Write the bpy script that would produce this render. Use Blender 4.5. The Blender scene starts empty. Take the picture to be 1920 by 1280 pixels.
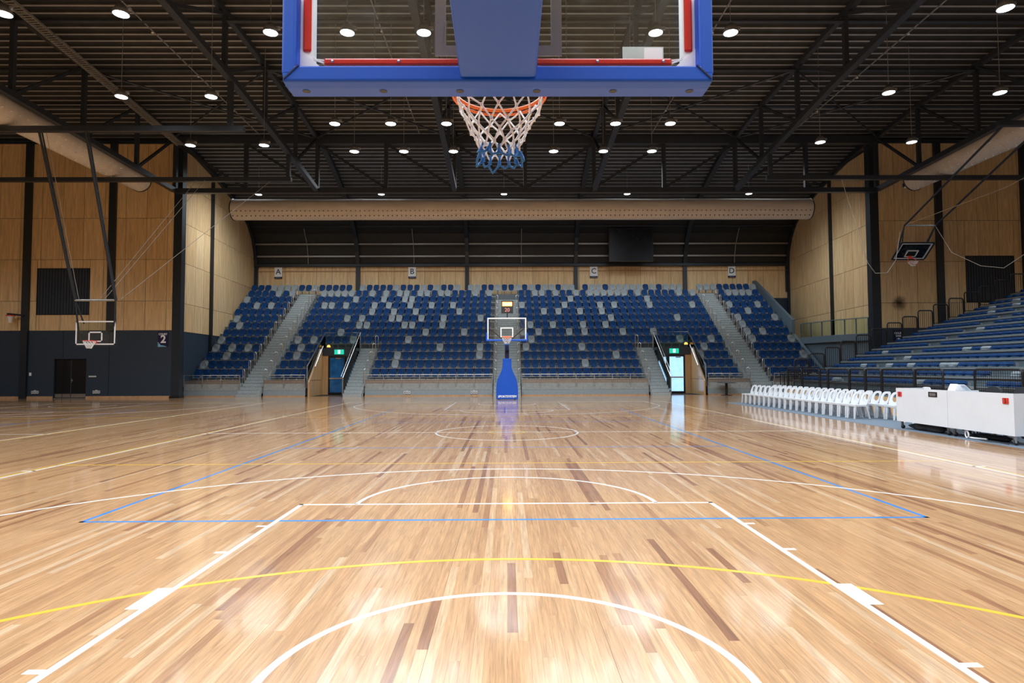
import bpy, bmesh, math, random
from mathutils import Vector, Matrix
R_ = math.radians
rng = random.Random(7)
scn = bpy.context.scene
COL = scn.collection

# ---------------------------------------------------------------- camera
def set_camera():
    x, y, z, yaw, pitch, roll, f = 0.0142, -3.1777, 1.5980, 0.00784, 0.04393, -0.00372, 1154.5
    fw = Vector((math.sin(yaw)*math.cos(pitch), math.cos(yaw)*math.cos(pitch), math.sin(pitch)))
    r = Vector((math.cos(yaw), -math.sin(yaw), 0)); u = r.cross(fw)
    r2 = math.cos(roll)*r + math.sin(roll)*u; u2 = -math.sin(roll)*r + math.cos(roll)*u
    cam = bpy.data.cameras.new('camera'); cam.sensor_width = 36; cam.lens = f/1920*36
    cam.clip_start = 0.05; cam.clip_end = 300
    o = bpy.data.objects.new('camera', cam); COL.objects.link(o)
    m = Matrix((r2, u2, -fw)).transposed().to_4x4(); m.translation = (x, y, z)
    o.matrix_world = m; scn.camera = o
set_camera()
# ---------------------------------------------------------------- world, exposure
w = bpy.data.worlds.new('world'); scn.world = w; w.use_nodes = True
w.node_tree.nodes['Background'].inputs[0].default_value = (0.6, 0.7, 0.85, 1)
w.node_tree.nodes['Background'].inputs[1].default_value = 0.02
vs = scn.view_settings
vs.view_transform = 'Standard'; vs.look = 'None'; vs.gamma = 1; vs.use_curve_mapping = False
vs.exposure = 0.52
scn.cycles.max_bounces = 7; scn.cycles.diffuse_bounces = 4; scn.cycles.glossy_bounces = 3; scn.cycles.transparent_max_bounces = 8
scn.cycles.caustics_reflective = False; scn.cycles.caustics_refractive = False
LAMP_W = 300.0          # watts of each hall lamp
STAND_W = 1000.0         # watts of each lamp over the grandstand

# ---------------------------------------------------------------- materials
M = {}
def mk(name, col, rough=0.5, metal=0.0, spec=0.5, var=0.08, scale=6.0, bump=0.0, coat=0.0, emit=None, estr=0.0, stretch=None, rvar=0.0):
    m = bpy.data.materials.new(name); m.use_nodes = True
    nt = m.node_tree; b = nt.nodes['Principled BSDF']
    tc = nt.nodes.new('ShaderNodeTexCoord'); mp = nt.nodes.new('ShaderNodeMapping')
    nt.links.new(tc.outputs['Object'], mp.inputs[0])
    if stretch: mp.inputs['Scale'].default_value = stretch
    n = nt.nodes.new('ShaderNodeTexNoise'); n.inputs['Scale'].default_value = scale; n.inputs['Detail'].default_value = 4
    nt.links.new(mp.outputs[0], n.inputs['Vector'])
    cr = nt.nodes.new('ShaderNodeValToRGB')
    cr.color_ramp.elements[0].position = 0.3; cr.color_ramp.elements[1].position = 0.7
    cr.color_ramp.elements[0].color = tuple(c*(1-var) for c in col[:3]) + (1,)
    cr.color_ramp.elements[1].color = tuple(min(1, c*(1+var)) for c in col[:3]) + (1,)
    nt.links.new(n.outputs[0], cr.inputs[0]); nt.links.new(cr.outputs[0], b.inputs['Base Color'])
    b.inputs['Roughness'].default_value = rough; b.inputs['Metallic'].default_value = metal
    b.inputs['Specular IOR Level'].default_value = spec
    b.inputs['Coat Weight'].default_value = coat; b.inputs['Coat Roughness'].default_value = 0.1; b.inputs['Coat IOR'].default_value = 1.46
    if bump:
        bp = nt.nodes.new('ShaderNodeBump'); bp.inputs['Strength'].default_value = bump
        nt.links.new(n.outputs[0], bp.inputs['Height']); nt.links.new(bp.outputs[0], b.inputs['Normal'])
    if emit:
        b.inputs['Emission Color'].default_value = tuple(emit[:3]) + (1,); b.inputs['Emission Strength'].default_value = estr
    M[name] = m
    return m
def wood(name, stops, gx, gy, gz, rough, coat, coat_rough, attr=True, grain=0.35, crough_var=False):
    """tone per plank (attribute) or per panel (object random), plus fine streaks along the grain"""
    m = bpy.data.materials.new(name); m.use_nodes = True
    nt = m.node_tree; b = nt.nodes['Principled BSDF']; L = nt.links.new
    geo = nt.nodes.new('ShaderNodeNewGeometry')
    if attr:
        a = nt.nodes.new('ShaderNodeAttribute'); a.attribute_name = 'tone'; tone = a.outputs['Fac']
    else:
        a = nt.nodes.new('ShaderNodeObjectInfo'); tone = a.outputs['Random']
    cmb = nt.nodes.new('ShaderNodeCombineXYZ')
    mul = nt.nodes.new('ShaderNodeMath'); mul.operation = 'MULTIPLY'; mul.inputs[1].default_value = 37.0
    L(tone, mul.inputs[0]); L(mul.outputs[0], cmb.inputs[0]); L(mul.outputs[0], cmb.inputs[1]); L(mul.outputs[0], cmb.inputs[2])
    mp = nt.nodes.new('ShaderNodeMapping'); mp.inputs['Scale'].default_value = (gx, gy, gz); L(geo.outputs['Position'], mp.inputs[0])
    add = nt.nodes.new('ShaderNodeVectorMath'); add.operation = 'ADD'; L(mp.outputs[0], add.inputs[0]); L(cmb.outputs[0], add.inputs[1])
    n = nt.nodes.new('ShaderNodeTexNoise'); n.inputs['Scale'].default_value = 1; n.inputs['Detail'].default_value = 6; n.inputs['Roughness'].default_value = 0.65
    n.inputs['Distortion'].default_value = 0.6
    L(add.outputs[0], n.inputs['Vector'])
    cr = nt.nodes.new('ShaderNodeValToRGB'); e = cr.color_ramp.elements
    e[0].position = stops[0][0]; e[0].color = stops[0][1] + (1,); e[1].position = stops[-1][0]; e[1].color = stops[-1][1] + (1,)
    for p, c in stops[1:-1]:
        k = e.new(p); k.color = c + (1,)
    L(tone, cr.inputs[0])
    g = nt.nodes.new('ShaderNodeMapRange'); g.inputs['From Min'].default_value = 0.3; g.inputs['From Max'].default_value = 0.7
    g.inputs['To Min'].default_value = 1-grain; g.inputs['To Max'].default_value = 1+grain*0.5; L(n.outputs[0], g.inputs[0])
    mx = nt.nodes.new('ShaderNodeVectorMath'); mx.operation = 'SCALE'; L(cr.outputs[0], mx.inputs[0]); L(g.outputs[0], mx.inputs['Scale'])
    L(mx.outputs[0], b.inputs['Base Color'])
    b.inputs['Roughness'].default_value = rough; b.inputs['Coat Weight'].default_value = coat; b.inputs['Coat Roughness'].default_value = coat_rough
    b.inputs['Specular IOR Level'].default_value = 0.5 if not coat else 0.2
    b.inputs['Coat IOR'].default_value = 1.46
    M[name] = m
def glass(name, tint, ior=1.45, cloud=0.0):
    m = bpy.data.materials.new(name); m.use_nodes = True; nt = m.node_tree; nt.nodes.clear(); L = nt.links.new
    out = nt.nodes.new('ShaderNodeOutputMaterial'); t = nt.nodes.new('ShaderNodeBsdfTransparent'); t.inputs[0].default_value = tint + (1,)
    gl = nt.nodes.new('ShaderNodeBsdfGlossy'); gl.inputs['Roughness'].default_value = 0.03
    lw = nt.nodes.new('ShaderNodeFresnel'); lw.inputs[0].default_value = ior
    mx = nt.nodes.new('ShaderNodeMixShader'); L(lw.outputs[0], mx.inputs[0]); L(t.outputs[0], mx.inputs[1]); L(gl.outputs[0], mx.inputs[2])
    last = mx.outputs[0]
    if cloud:
        tc = nt.nodes.new('ShaderNodeTexCoord'); n = nt.nodes.new('ShaderNodeTexNoise'); n.inputs['Scale'].default_value = 9; n.inputs['Detail'].default_value = 10; n.inputs['Roughness'].default_value = 0.75
        L(tc.outputs['Object'], n.inputs['Vector'])
        mr = nt.nodes.new('ShaderNodeMapRange'); mr.inputs['From Min'].default_value = 0.5; mr.inputs['From Max'].default_value = 0.85; mr.inputs['To Max'].default_value = cloud
        L(n.outputs[0], mr.inputs[0])
        d = nt.nodes.new('ShaderNodeBsdfDiffuse'); d.inputs[0].default_value = (0.55, 0.65, 0.7, 1)
        m2 = nt.nodes.new('ShaderNodeMixShader'); L(mr.outputs[0], m2.inputs[0]); L(last, m2.inputs[1]); L(d.outputs[0], m2.inputs[2]); last = m2.outputs[0]
    L(last, out.inputs[0]); M[name] = m

wood('floor_wood', [(0.0, (0.26, 0.110, 0.052)), (0.07, (0.35, 0.165, 0.076)), (0.16, (0.46, 0.245, 0.115)), (0.45, (0.520, 0.292, 0.138)),
                    (0.8, (0.565, 0.330, 0.165)), (0.94, (0.59, 0.372, 0.205)), (1.0, (0.62, 0.425, 0.265))], 55, 2.2, 1, 0.4, 1.0, 0.09, True, 0.40)
wood('plywood', [(0.0, (0.74, 0.52, 0.28)), (0.5, (0.79, 0.57, 0.315)), (1.0, (0.83, 0.62, 0.36))], 9, 9, 0.7, 0.45, 0.15, 0.3, False, 0.28)
wood('birch_wall', [(0.0, (0.55, 0.33, 0.16)), (1.0, (0.60, 0.37, 0.18))], 9, 9, 0.7, 0.3, 0.5, 0.12, False, 0.25)
mk('subfloor', (0.05, 0.03, 0.02), 0.9)
mk('white_paint', (0.88, 0.88, 0.86), 0.35, coat=1.0, var=0.02)
mk('yellow_paint', (0.80, 0.50, 0.03), 0.35, coat=1.0, var=0.03)
mk('blue_paint', (0.008, 0.25, 0.72), 0.35, coat=1.0, var=0.03)
mk('skirting_wood', (0.55, 0.33, 0.18), 0.4, var=0.15)
mk('slate_paint', (0.022, 0.038, 0.062), 0.55, var=0.06, scale=3, bump=0.05)
mk('slate_light', (0.10, 0.145, 0.185), 0.5, var=0.05)
mk('charcoal_steel', (0.040, 0.050, 0.070), 0.4, 0.3, var=0.1)
mk('column_steel', (0.022, 0.03, 0.042), 0.4, 0.2, var=0.08)
mk('black_cladding', (0.012, 0.012, 0.013), 0.55, var=0.2, scale=2)
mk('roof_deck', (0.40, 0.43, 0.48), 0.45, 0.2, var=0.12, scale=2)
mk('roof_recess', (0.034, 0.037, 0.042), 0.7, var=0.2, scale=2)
mk('girt_steel', (0.36, 0.35, 0.34), 0.4, 0.6)
mk('galvanised', (0.42, 0.43, 0.44), 0.4, 0.7, var=0.15, scale=12)
mk('stainless', (0.62, 0.63, 0.64), 0.22, 0.9, var=0.05)
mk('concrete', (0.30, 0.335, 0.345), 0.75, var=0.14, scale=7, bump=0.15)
mk('shaded_tier_concrete', (0.13, 0.155, 0.175), 0.75, var=0.12, scale=7)  # concrete darkened in colour for the shade between the closely set seats
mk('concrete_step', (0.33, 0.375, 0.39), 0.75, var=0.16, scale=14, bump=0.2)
mk('grey_band', (0.27, 0.33, 0.37), 0.5, var=0.05)
mk('tan_fabric', (0.62, 0.58, 0.55), 0.7, var=0.07, scale=2.0, bump=0.25, stretch=(0.6, 3, 3))
mk('tan_light', (0.66, 0.61, 0.56), 0.7, var=0.06, scale=2.0, bump=0.2)
mk('toggle_dark', (0.06, 0.05, 0.045), 0.5)
mk('black_metal', (0.012, 0.012, 0.014), 0.4, 0.2)
mk('black_plastic', (0.02, 0.022, 0.026), 0.5)
mk('seat_blue', (0.003, 0.042, 0.160), 0.6, spec=0.2, var=0.12, scale=20)
mk('seat_grey', (0.27, 0.33, 0.38), 0.5, spec=0.3, var=0.06, scale=20)
mk('seat_bracket', (0.40, 0.42, 0.45), 0.4, 0.5)
mk('bleacher_deck', (0.17, 0.23, 0.27), 0.45, 0.2, var=0.12, scale=5)
mk('bleacher_nose', (0.36, 0.42, 0.45), 0.35, 0.5, var=0.08)
mk('pad_blue', (0.001, 0.085, 0.56), 0.42, var=0.04, scale=4, bump=0.03)
mk('navy_pad', (0.006, 0.014, 0.07), 0.45)
mk('rim_orange', (0.80, 0.16, 0.02), 0.35, var=0.05)
mk('rim_red', (0.70, 0.06, 0.03), 0.35, var=0.05)
mk('net_white', (0.82, 0.84, 0.86), 0.8, var=0.06, scale=60, bump=0.3)
mk('net_blue', (0.02, 0.16, 0.50), 0.7, var=0.06, scale=60)
mk('frame_white', (0.88, 0.90, 0.93), 0.35, var=0.03)
mk('trim_red', (0.55, 0.008, 0.010), 0.25, var=0.08, coat=0.5)
mk('chair_white', (0.62, 0.65, 0.69), 0.35, var=0.02)
mk('panel_white', (0.58, 0.64, 0.72), 0.32, var=0.025, scale=3)
mk('light_red', (0.55, 0.03, 0.02), 0.25, var=0.3, scale=30)
mk('plaque', (0.12, 0.11, 0.12), 0.4, var=0.3, scale=30)
mk('mat_grey', (0.13, 0.17, 0.22), 0.9, var=0.12, scale=40, bump=0.2)
mk('osb', (0.62, 0.42, 0.22), 0.7, var=0.3, scale=25)
mk('sign_navy', (0.006, 0.006, 0.05), 0.4)
mk('sign_white', (0.86, 0.90, 0.95), 0.5, var=0.02)
mk('sign_ink', (0.012, 0.016, 0.03), 0.5)
mk('sign_sky', (0.20, 0.45, 0.75), 0.5, var=0.5, scale=9)
mk('exit_green', (0.01, 0.42, 0.27), 0.4, emit=(0.01, 0.55, 0.36), estr=0.7)
mk('exit_white', (0.9, 0.9, 0.9), 0.4, emit=(1, 1, 1), estr=0.7)
mk('door_black', (0.005, 0.006, 0.009), 0.35, var=0.15)
mk('window_dark', (0.004, 0.005, 0.008), 0.25, var=0.3, scale=3)
mk('kick_plate', (0.40, 0.36, 0.33), 0.35, 0.7)
mk('outlet', (0.62, 0.64, 0.66), 0.4)
mk('pane_daylight', (0.35, 0.55, 0.8), 0.1, emit=(0.36, 0.66, 1.0), estr=0.85, var=0.4, scale=3)  # glow put into the right door glass for the daylight beyond it
mk('pane_blue', (0.02, 0.10, 0.24), 0.08, emit=(0.01, 0.10, 0.28), estr=0.10, var=0.6, scale=2)  # faint blue glow put into the left door glass
mk('led_orange', (0.6, 0.2, 0.02), 0.4, emit=(1.0, 0.36, 0.03), estr=3.5)
mk('led_glyph', (0.9, 0.7, 0.3), 0.4, emit=(1.0, 0.66, 0.16), estr=8.0)
mk('led_dim', (0.4, 0.12, 0.1), 0.4, emit=(0.8, 0.25, 0.2), estr=0.5)
mk('beacon_orange', (0.9, 0.4, 0.05), 0.4, emit=(1.0, 0.45, 0.08), estr=1.5)
mk('lamp_housing', (0.20, 0.21, 0.23), 0.45, 0.4)
mk('lamp_disc', (0.9, 0.95, 1.0), 0.4, emit=(0.86, 0.94, 1.0), estr=9.0)
mk('screen_black', (0.008, 0.010, 0.016), 0.25, var=0.4, scale=1.5)
mk('sticker', (0.50, 0.60, 0.58), 0.6, var=0.1)
mk('hoop_blue', (0.01, 0.05, 0.35), 0.4)
mk('rope', (0.55, 0.50, 0.42), 0.8)
mk('cable_grey', (0.30, 0.29, 0.27), 0.6)
glass('board_glass', (0.88, 0.93, 0.94), cloud=0.12)
glass('rail_glass', (0.84, 0.92, 0.90), ior=1.15)

def stain(name, col):
    """sooty mark that fades out from its own centre"""
    m = bpy.data.materials.new(name); m.use_nodes = True; nt = m.node_tree; nt.nodes.clear(); L = nt.links.new
    out = nt.nodes.new('ShaderNodeOutputMaterial'); t = nt.nodes.new('ShaderNodeBsdfTransparent'); d = nt.nodes.new('ShaderNodeBsdfDiffuse'); d.inputs[0].default_value = col + (1,)
    tc = nt.nodes.new('ShaderNodeTexCoord'); ln = nt.nodes.new('ShaderNodeVectorMath'); ln.operation = 'LENGTH'; L(tc.outputs['Object'], ln.inputs[0])
    n = nt.nodes.new('ShaderNodeTexNoise'); n.inputs['Scale'].default_value = 5; L(tc.outputs['Object'], n.inputs['Vector'])
    ad = nt.nodes.new('ShaderNodeMath'); ad.operation = 'MULTIPLY_ADD'; ad.inputs[1].default_value = 0.25; L(n.outputs[0], ad.inputs[0]); L(ln.outputs['Value'], ad.inputs[2])
    mr = nt.nodes.new('ShaderNodeMapRange'); mr.inputs['From Min'].default_value = 0.15; mr.inputs['From Max'].default_value = 0.62; mr.inputs['To Min'].default_value = 0.75; mr.inputs['To Max'].default_value = 0.0; L(ad.outputs[0], mr.inputs[0])
    mx = nt.nodes.new('ShaderNodeMixShader'); L(mr.outputs[0], mx.inputs[0]); L(t.outputs[0], mx.inputs[1]); L(d.outputs[0], mx.inputs[2]); L(mx.outputs[0], out.inputs[0]); M[name] = m
stain('soot', (0.05, 0.03, 0.025))

# ---------------------------------------------------------------- mesh helpers
class MB:
    def __init__(s): s.v = []; s.f = []; s.m = []; s.sm = []
    def add(s, vs, fs, mi=0, smooth=False):
        o = len(s.v); s.v += [tuple(p) for p in vs]
        for f in fs: s.f.append(tuple(i+o for i in f)); s.m.append(mi); s.sm.append(smooth)
        return s
    def box(s, x0, x1, y0, y1, z0, z1, mi=0):
        return s.add([(x0,y0,z0),(x1,y0,z0),(x1,y1,z0),(x0,y1,z0),(x0,y0,z1),(x1,y0,z1),(x1,y1,z1),(x0,y1,z1)],
              [(0,3,2,1),(4,5,6,7),(0,1,5,4),(1,2,6,5),(2,3,7,6),(3,0,4,7)], mi)
    def beam(s, a, b, wd, ht, mi=0, up=(0,0,1)):
        a = Vector(a); b = Vector(b); d = (b-a).normalized(); u = Vector(up)
        if abs(d.dot(u)) > 0.95: u = Vector((0,1,0))
        sx = d.cross(u).normalized(); uz = sx.cross(d).normalized()
        vs = []
        for p in (a, b):
            for i, j in ((-1,-1),(1,-1),(1,1),(-1,1)): vs.append(p + sx*(i*wd/2) + uz*(j*ht/2))
        return s.add(vs, [(0,1,2,3),(7,6,5,4),(0,4,5,1),(1,5,6,2),(2,6,7,3),(3,7,4,0)], mi)
    def tube(s, pts, r, n=8, mi=0, closed=False, caps=True):
        pts = [Vector(p) for p in pts]; k = len(pts); rings = []; prev = None
        rr = r if isinstance(r, (list, tuple)) else [r]*k
        for i, p in enumerate(pts):
            a = pts[i-1] if (i > 0 or closed) else p; c = pts[(i+1) % k] if (i < k-1 or closed) else p
            d = (c-a).normalized()
            if prev is None:
                u = Vector((0,0,1)) if abs(d.z) < 0.9 else Vector((1,0,0))
                e1 = d.cross(u).normalized()
            else:
                e1 = (prev - d*prev.dot(d)).normalized()
            prev = e1; e2 = d.cross(e1)
            rings.append([p + e1*(math.cos(t)*rr[i]) + e2*(math.sin(t)*rr[i]) for t in [2*math.pi*j/n for j in range(n)]])
        vs = [v for g in rings for v in g]; fs = []
        for i in range(k if closed else k-1):
            a = i*n; c = ((i+1) % k)*n
            for j in range(n): fs.append((a+j, a+(j+1) % n, c+(j+1) % n, c+j))
        s.add(vs, fs, mi, True)
        if caps and not closed:
            s.add(rings[0], [tuple(range(n))[::-1]], mi); s.add(rings[-1], [tuple(range(n))], mi)
        return s
    def prism(s, poly, axis, a, b, mi=0):
        """poly in the two remaining axes, extruded along axis from a to b"""
        n = len(poly)
        def P(p, t):
            return {'x': (t, p[0], p[1]), 'y': (p[0], t, p[1]), 'z': (p[0], p[1], t)}[axis]
        vs = [P(p, a) for p in poly] + [P(p, b) for p in poly]
        fs = [tuple(range(n)), tuple(range(2*n-1, n-1, -1))] + [(i, i+n, (i+1) % n+n, (i+1) % n) for i in range(n)]
        return s.add(vs, fs, mi)
    def lathe(s, prof, c=(0,0,0), n=16, mi=0, smooth=True):
        vs = []; fs = []
        for r, z in prof:
            for j in range(n):
                t = 2*math.pi*j/n; vs.append((c[0]+r*math.cos(t), c[1]+r*math.sin(t), c[2]+z))
        for i in range(len(prof)-1):
            for j in range(n): fs.append((i*n+j, i*n+(j+1) % n, (i+1)*n+(j+1) % n, (i+1)*n+j))
        return s.add(vs, fs, mi, smooth)
    def disc(s, c, r, n=20, mi=0, axis='z', flip=False):
        vs = []
        for j in range(n):
            t = 2*math.pi*j/n; a, b = r*math.cos(t), r*math.sin(t)
            vs.append({'z': (c[0]+a, c[1]+b, c[2]), 'y': (c[0]+a, c[1], c[2]+b), 'x': (c[0], c[1]+a, c[2]+b)}[axis])
        f = tuple(range(n)); return s.add(vs, [f[::-1] if flip else f], mi)
    def mesh(s, name, mats):
        me = bpy.data.meshes.new(name); me.from_pydata(s.v, [], s.f)
        for mm in (mats if isinstance(mats, (list, tuple)) else [mats]): me.materials.append(M[mm])
        me.polygons.foreach_set('material_index', s.m); me.polygons.foreach_set('use_smooth', s.sm)
        bm = bmesh.new(); bm.from_mesh(me); bmesh.ops.recalc_face_normals(bm, faces=bm.faces); bm.to_mesh(me); bm.free()
        me.update(); return me
    def build(s, name, mats, parent=None, loc=None, **kw):
        return link(name, s.mesh(name, mats), parent, loc, **kw)
def link(name, me, parent=None, loc=None, rotz=0, label=None, cat=None, group=None, kind=None):
    o = bpy.data.objects.new(name, me); COL.objects.link(o)
    if parent: o.parent = parent
    if loc: o.location = loc
    if rotz: o.rotation_euler = (0, 0, rotz)
    tag(o, label, cat, group, kind); return o
def tag(o, label=None, cat=None, group=None, kind=None):
    if label: o['label'] = label
    if cat: o['category'] = cat
    if group: o['group'] = group
    if kind: o['kind'] = kind
    return o
def thing(name, label, cat, loc=(0,0,0), rotz=0, group=None, kind=None):
    return link(name, None, None, loc, rotz, label, cat, group, kind)
def struct(name, mb, mats, parent=None, label=None, cat='structure'):
    return mb.build(name, mats, parent, label=None if parent else label, cat=None if parent else cat, kind=None if parent else 'structure')
def copy_tree(o, parent=None):
    c = o.copy(); COL.objects.link(c); c.parent = parent
    for ch in [k for k in KIDS.get(o.name, [])]: copy_tree(ch, c)
    return c
KIDS = {}
def kids(root):
    KIDS[root.name] = list(root.children)
    for c in root.children: kids(c)
ORD = ['first','second','third','fourth','fifth','sixth','seventh','eighth','ninth','tenth','eleventh','twelfth','thirteenth','fourteenth','fifteenth',
       'sixteenth','seventeenth','eighteenth','nineteenth','twentieth','twenty-first','twenty-second','twenty-third','twenty-fourth','twenty-fifth',
       'twenty-sixth','twenty-seventh','twenty-eighth','twenty-ninth','thirtieth','thirty-first','thirty-second','thirty-third','thirty-fourth','thirty-fifth']
def text_mesh(body, size, bold=0.0, extrude=0.004, shear=0.0, sx=1.0):
    cu = bpy.data.curves.new('lettering', 'FONT'); cu.body = body; cu.size = size; cu.align_x = 'CENTER'; cu.align_y = 'CENTER'
    cu.offset = bold; cu.extrude = extrude; cu.shear = shear; cu.resolution_u = 4
    o = bpy.data.objects.new('lettering', cu); COL.objects.link(o)
    dg = bpy.context.evaluated_depsgraph_get(); me = bpy.data.meshes.new_from_object(o.evaluated_get(dg))
    bpy.data.objects.remove(o)
    me.transform(Matrix.Diagonal((sx, 1, 1, 1)) )
    me.transform(Matrix.Rotation(R_(90), 4, 'X'))      # faces -Y, up is Z
    return me
def lettering(body, size, mat, parent, loc, bold=0.0, rotz=0, shear=0.0, sx=1.0, name='lettering'):
    me = text_mesh(body, size, bold, shear=shear, sx=sx); me.materials.clear(); me.materials.append(M[mat])
    return link(name, me, parent, loc, rotz)

# ================================================================ FLOOR
HX0, HX1, HY0, HY1 = -36.0, 36.0, -10.0, 31.9
floor = MB().box(HX0, HX1, HY0, 46.5, -0.30, -0.016).build('floor', 'subfloor', label='polished hardwood sports floor with painted court lines', cat='floor', kind='structure')
def plank_mesh(rects, name):
    vs = []; fs = []; tn = []
    for x0, x1, y0, y1, t in rects:
        o = len(vs)
        vs += [(x0,y0,0),(x1,y0,0),(x1,y1,0),(x0,y1,0),(x0,y0,-0.015),(x1,y0,-0.015),(x1,y1,-0.015),(x0,y1,-0.015)]
        fs += [(o,o+1,o+2,o+3),(o,o+4,o+5,o+1),(o+1,o+5,o+6,o+2),(o+2,o+6,o+7,o+3),(o+3,o+7,o+4,o)]
        tn += [t]*8
    me = bpy.data.meshes.new(name); me.from_pydata(vs, [], fs); me.materials.append(M['floor_wood'])
    a = me.attributes.new('tone', 'FLOAT', 'POINT'); a.data.foreach_set('value', tn); me.update()
    return me
def lay_planks():
    pw = 0.065; prng = random.Random(11); allp = []
    n = int((HX1-HX0)/pw)
    for i in range(n):
        x0 = HX0 + i*pw; xc = x0+pw/2
        seam = 0.0012 if i % 16 == 3 else 0.0003
        y = HY0 - prng.random()*1.5
        end = 33.3 if -19 < xc < 19.4 else HY1
        while y < end:
            ln = prng.uniform(0.6, 3.6); y1 = min(y+ln, end)
            if y1 > HY0:
                r = prng.random()
                t = prng.uniform(0, 0.13) if r < 0.075 else (prng.uniform(0.93, 1.0) if r < 0.15 else min(0.93, max(0.14, prng.gauss(0.5, 0.17))))
                allp.append((x0+seam, x0+pw-0.0003, max(y, HY0)+0.0003, y1-0.0003, t))
            y = y1
    # the 300 planks that show largest: nearest the camera and inside the frame
    def key(p):
        xc = (p[0]+p[1])/2; yc = min(max(p[2], -0.02), p[3])
        d = yc+3.18
        if p[3] < -0.02 or abs(xc) > d*0.83: return 1e9
        return max(d, 0.5) + 0.15*abs(xc)
    allp.sort(key=key)
    for p in allp[:300]:
        cx, cy = (p[0]+p[1])/2, (p[2]+p[3])/2
        me = plank_mesh([(p[0]-cx, p[1]-cx, p[2]-cy, p[3]-cy, p[4])], 'plank')
        link('plank', me, floor, (cx, cy, 0))
    link('planking', plank_mesh(allp[300:], 'planking'), floor, kind='stuff')
lay_planks()
LZ = 0.0012
def flat(name, quads, mat):
    mb = MB()
    for q in quads: mb.add([(x, y, LZ) for x, y in q] + [(x, y, -0.001) for x, y in q], [(0,1,2,3),(0,4,5,1),(1,5,6,2),(2,6,7,3),(3,7,4,0)])
    return mb.build(name, mat, floor)
def seg(name, x0, y0, x1, y1, mat, w_=0.05):
    d = Vector((x1-x0, y1-y0)).normalized(); nx, ny = -d.y*w_/2, d.x*w_/2
    flat(name, [[(x0-nx, y0-ny), (x1-nx, y1-ny), (x1+nx, y1+ny), (x0+nx, y0+ny)]], mat)
def arc(name, cx, cy, r, a0, a1, mat, w_=0.05, n=72):
    q = []; r0, r1 = r-w_, r
    for i in range(n):
        t0 = R_(a0+(a1-a0)*i/n); t1 = R_(a0+(a1-a0)*(i+1)/n)
        q.append([(cx+r0*math.cos(t0), cy+r0*math.sin(t0)), (cx+r1*math.cos(t0), cy+r1*math.sin(t0)), (cx+r1*math.cos(t1), cy+r1*math.sin(t1)), (cx+r0*math.cos(t1), cy+r0*math.sin(t1))])
    flat(name, q, mat)
def court(cx):
    W, Y_, B = 'white_paint', 'yellow_paint', 'blue_paint'
    global LZ
    yc = 12.425
    LZ = 0.0008
    # volleyball (blue)
    for s in (-1, 1):
        seg('volleyball_line', cx+s*4.475, 3.40, cx+s*4.475, 21.45, B)
        seg('volleyball_line', cx-4.5, yc+s*9, cx+4.5, yc+s*9, B); seg('volleyball_line', cx-4.5, yc+s*3.0, cx+4.5, yc+s*3.0, B, 0.04)
    LZ = 0.0010
    # netball (yellow)
    for s in (-1, 1):
        seg('netball_line', cx+s*7.60, yc-15.25, cx+s*7.60, yc+15.25, Y_)
        seg('netball_line', cx-7.6, yc+s*5.083, cx+7.6, yc+s*5.083, Y_); seg('netball_line', cx-7.6, yc+s*15.25, cx+7.6, yc+s*15.25, Y_)
    arc('netball_line', cx, yc-15.25, 4.92, 0, 180, Y_); arc('netball_line', cx, yc+15.25, 4.92, 180, 360, Y_); arc('netball_line', cx, yc, 0.47, 0, 360, Y_, 0.04, 40)
    LZ = 0.0012
    # basketball (white)
    for s in (-1, 1): seg('sideline', cx+s*7.525, yc-14, cx+s*7.525, yc+14, W)
    seg('halfway_line', cx-7.65, yc, cx+7.65, yc, W); arc('centre_circle', cx, yc, 1.8, 0, 360, W)
    for s in (-1, 1):
        def Y(t): return yc + s*(12.425 - t)      # t measured from the basket towards the middle
        seg('baseline', cx-7.55, Y(-1.6), cx+7.55, Y(-1.6), W)
        for e in (-1, 1):
            seg('key_line', cx+e*2.425, Y(-1.575), cx+e*2.425, Y(4.225), W)
            seg('corner_three_line', cx+e*6.575, Y(-1.575), cx+e*6.575, Y(1.415), W)
            for t0, t1 in ((0.155, 0.205), (1.03, 1.43), (2.28, 2.33), (3.18, 3.23)):
                a, b = sorted((cx+e*2.45, cx+e*2.55)); c, d = sorted((Y(t0), Y(t1)))
                flat('lane_mark', [[(a, c), (b, c), (b, d), (a, d)]], W)
            seg('throw_in_mark', cx+e*7.5, Y(6.75), cx+e*7.7, Y(6.75), W)
            seg('no_charge_line', cx+e*1.275, Y(-0.375), cx+e*1.275, Y(0), W)
        seg('free_throw_line', cx-2.45, Y(4.2), cx+2.45, Y(4.2), W)
        a0, a1 = (0, 180) if s < 0 else (180, 360)
        arc('free_throw_arc', cx, Y(4.2), 1.8, a0, a1, W); arc('no_charge_arc', cx, Y(0), 1.30, a0, a1, W)
        da = math.degrees(math.acos(6.6/6.75)); arc('three_point_arc', cx, Y(0), 6.75, a0+da, a1-da, W, n=96)
court(0.0)
court(-19.1)

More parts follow.
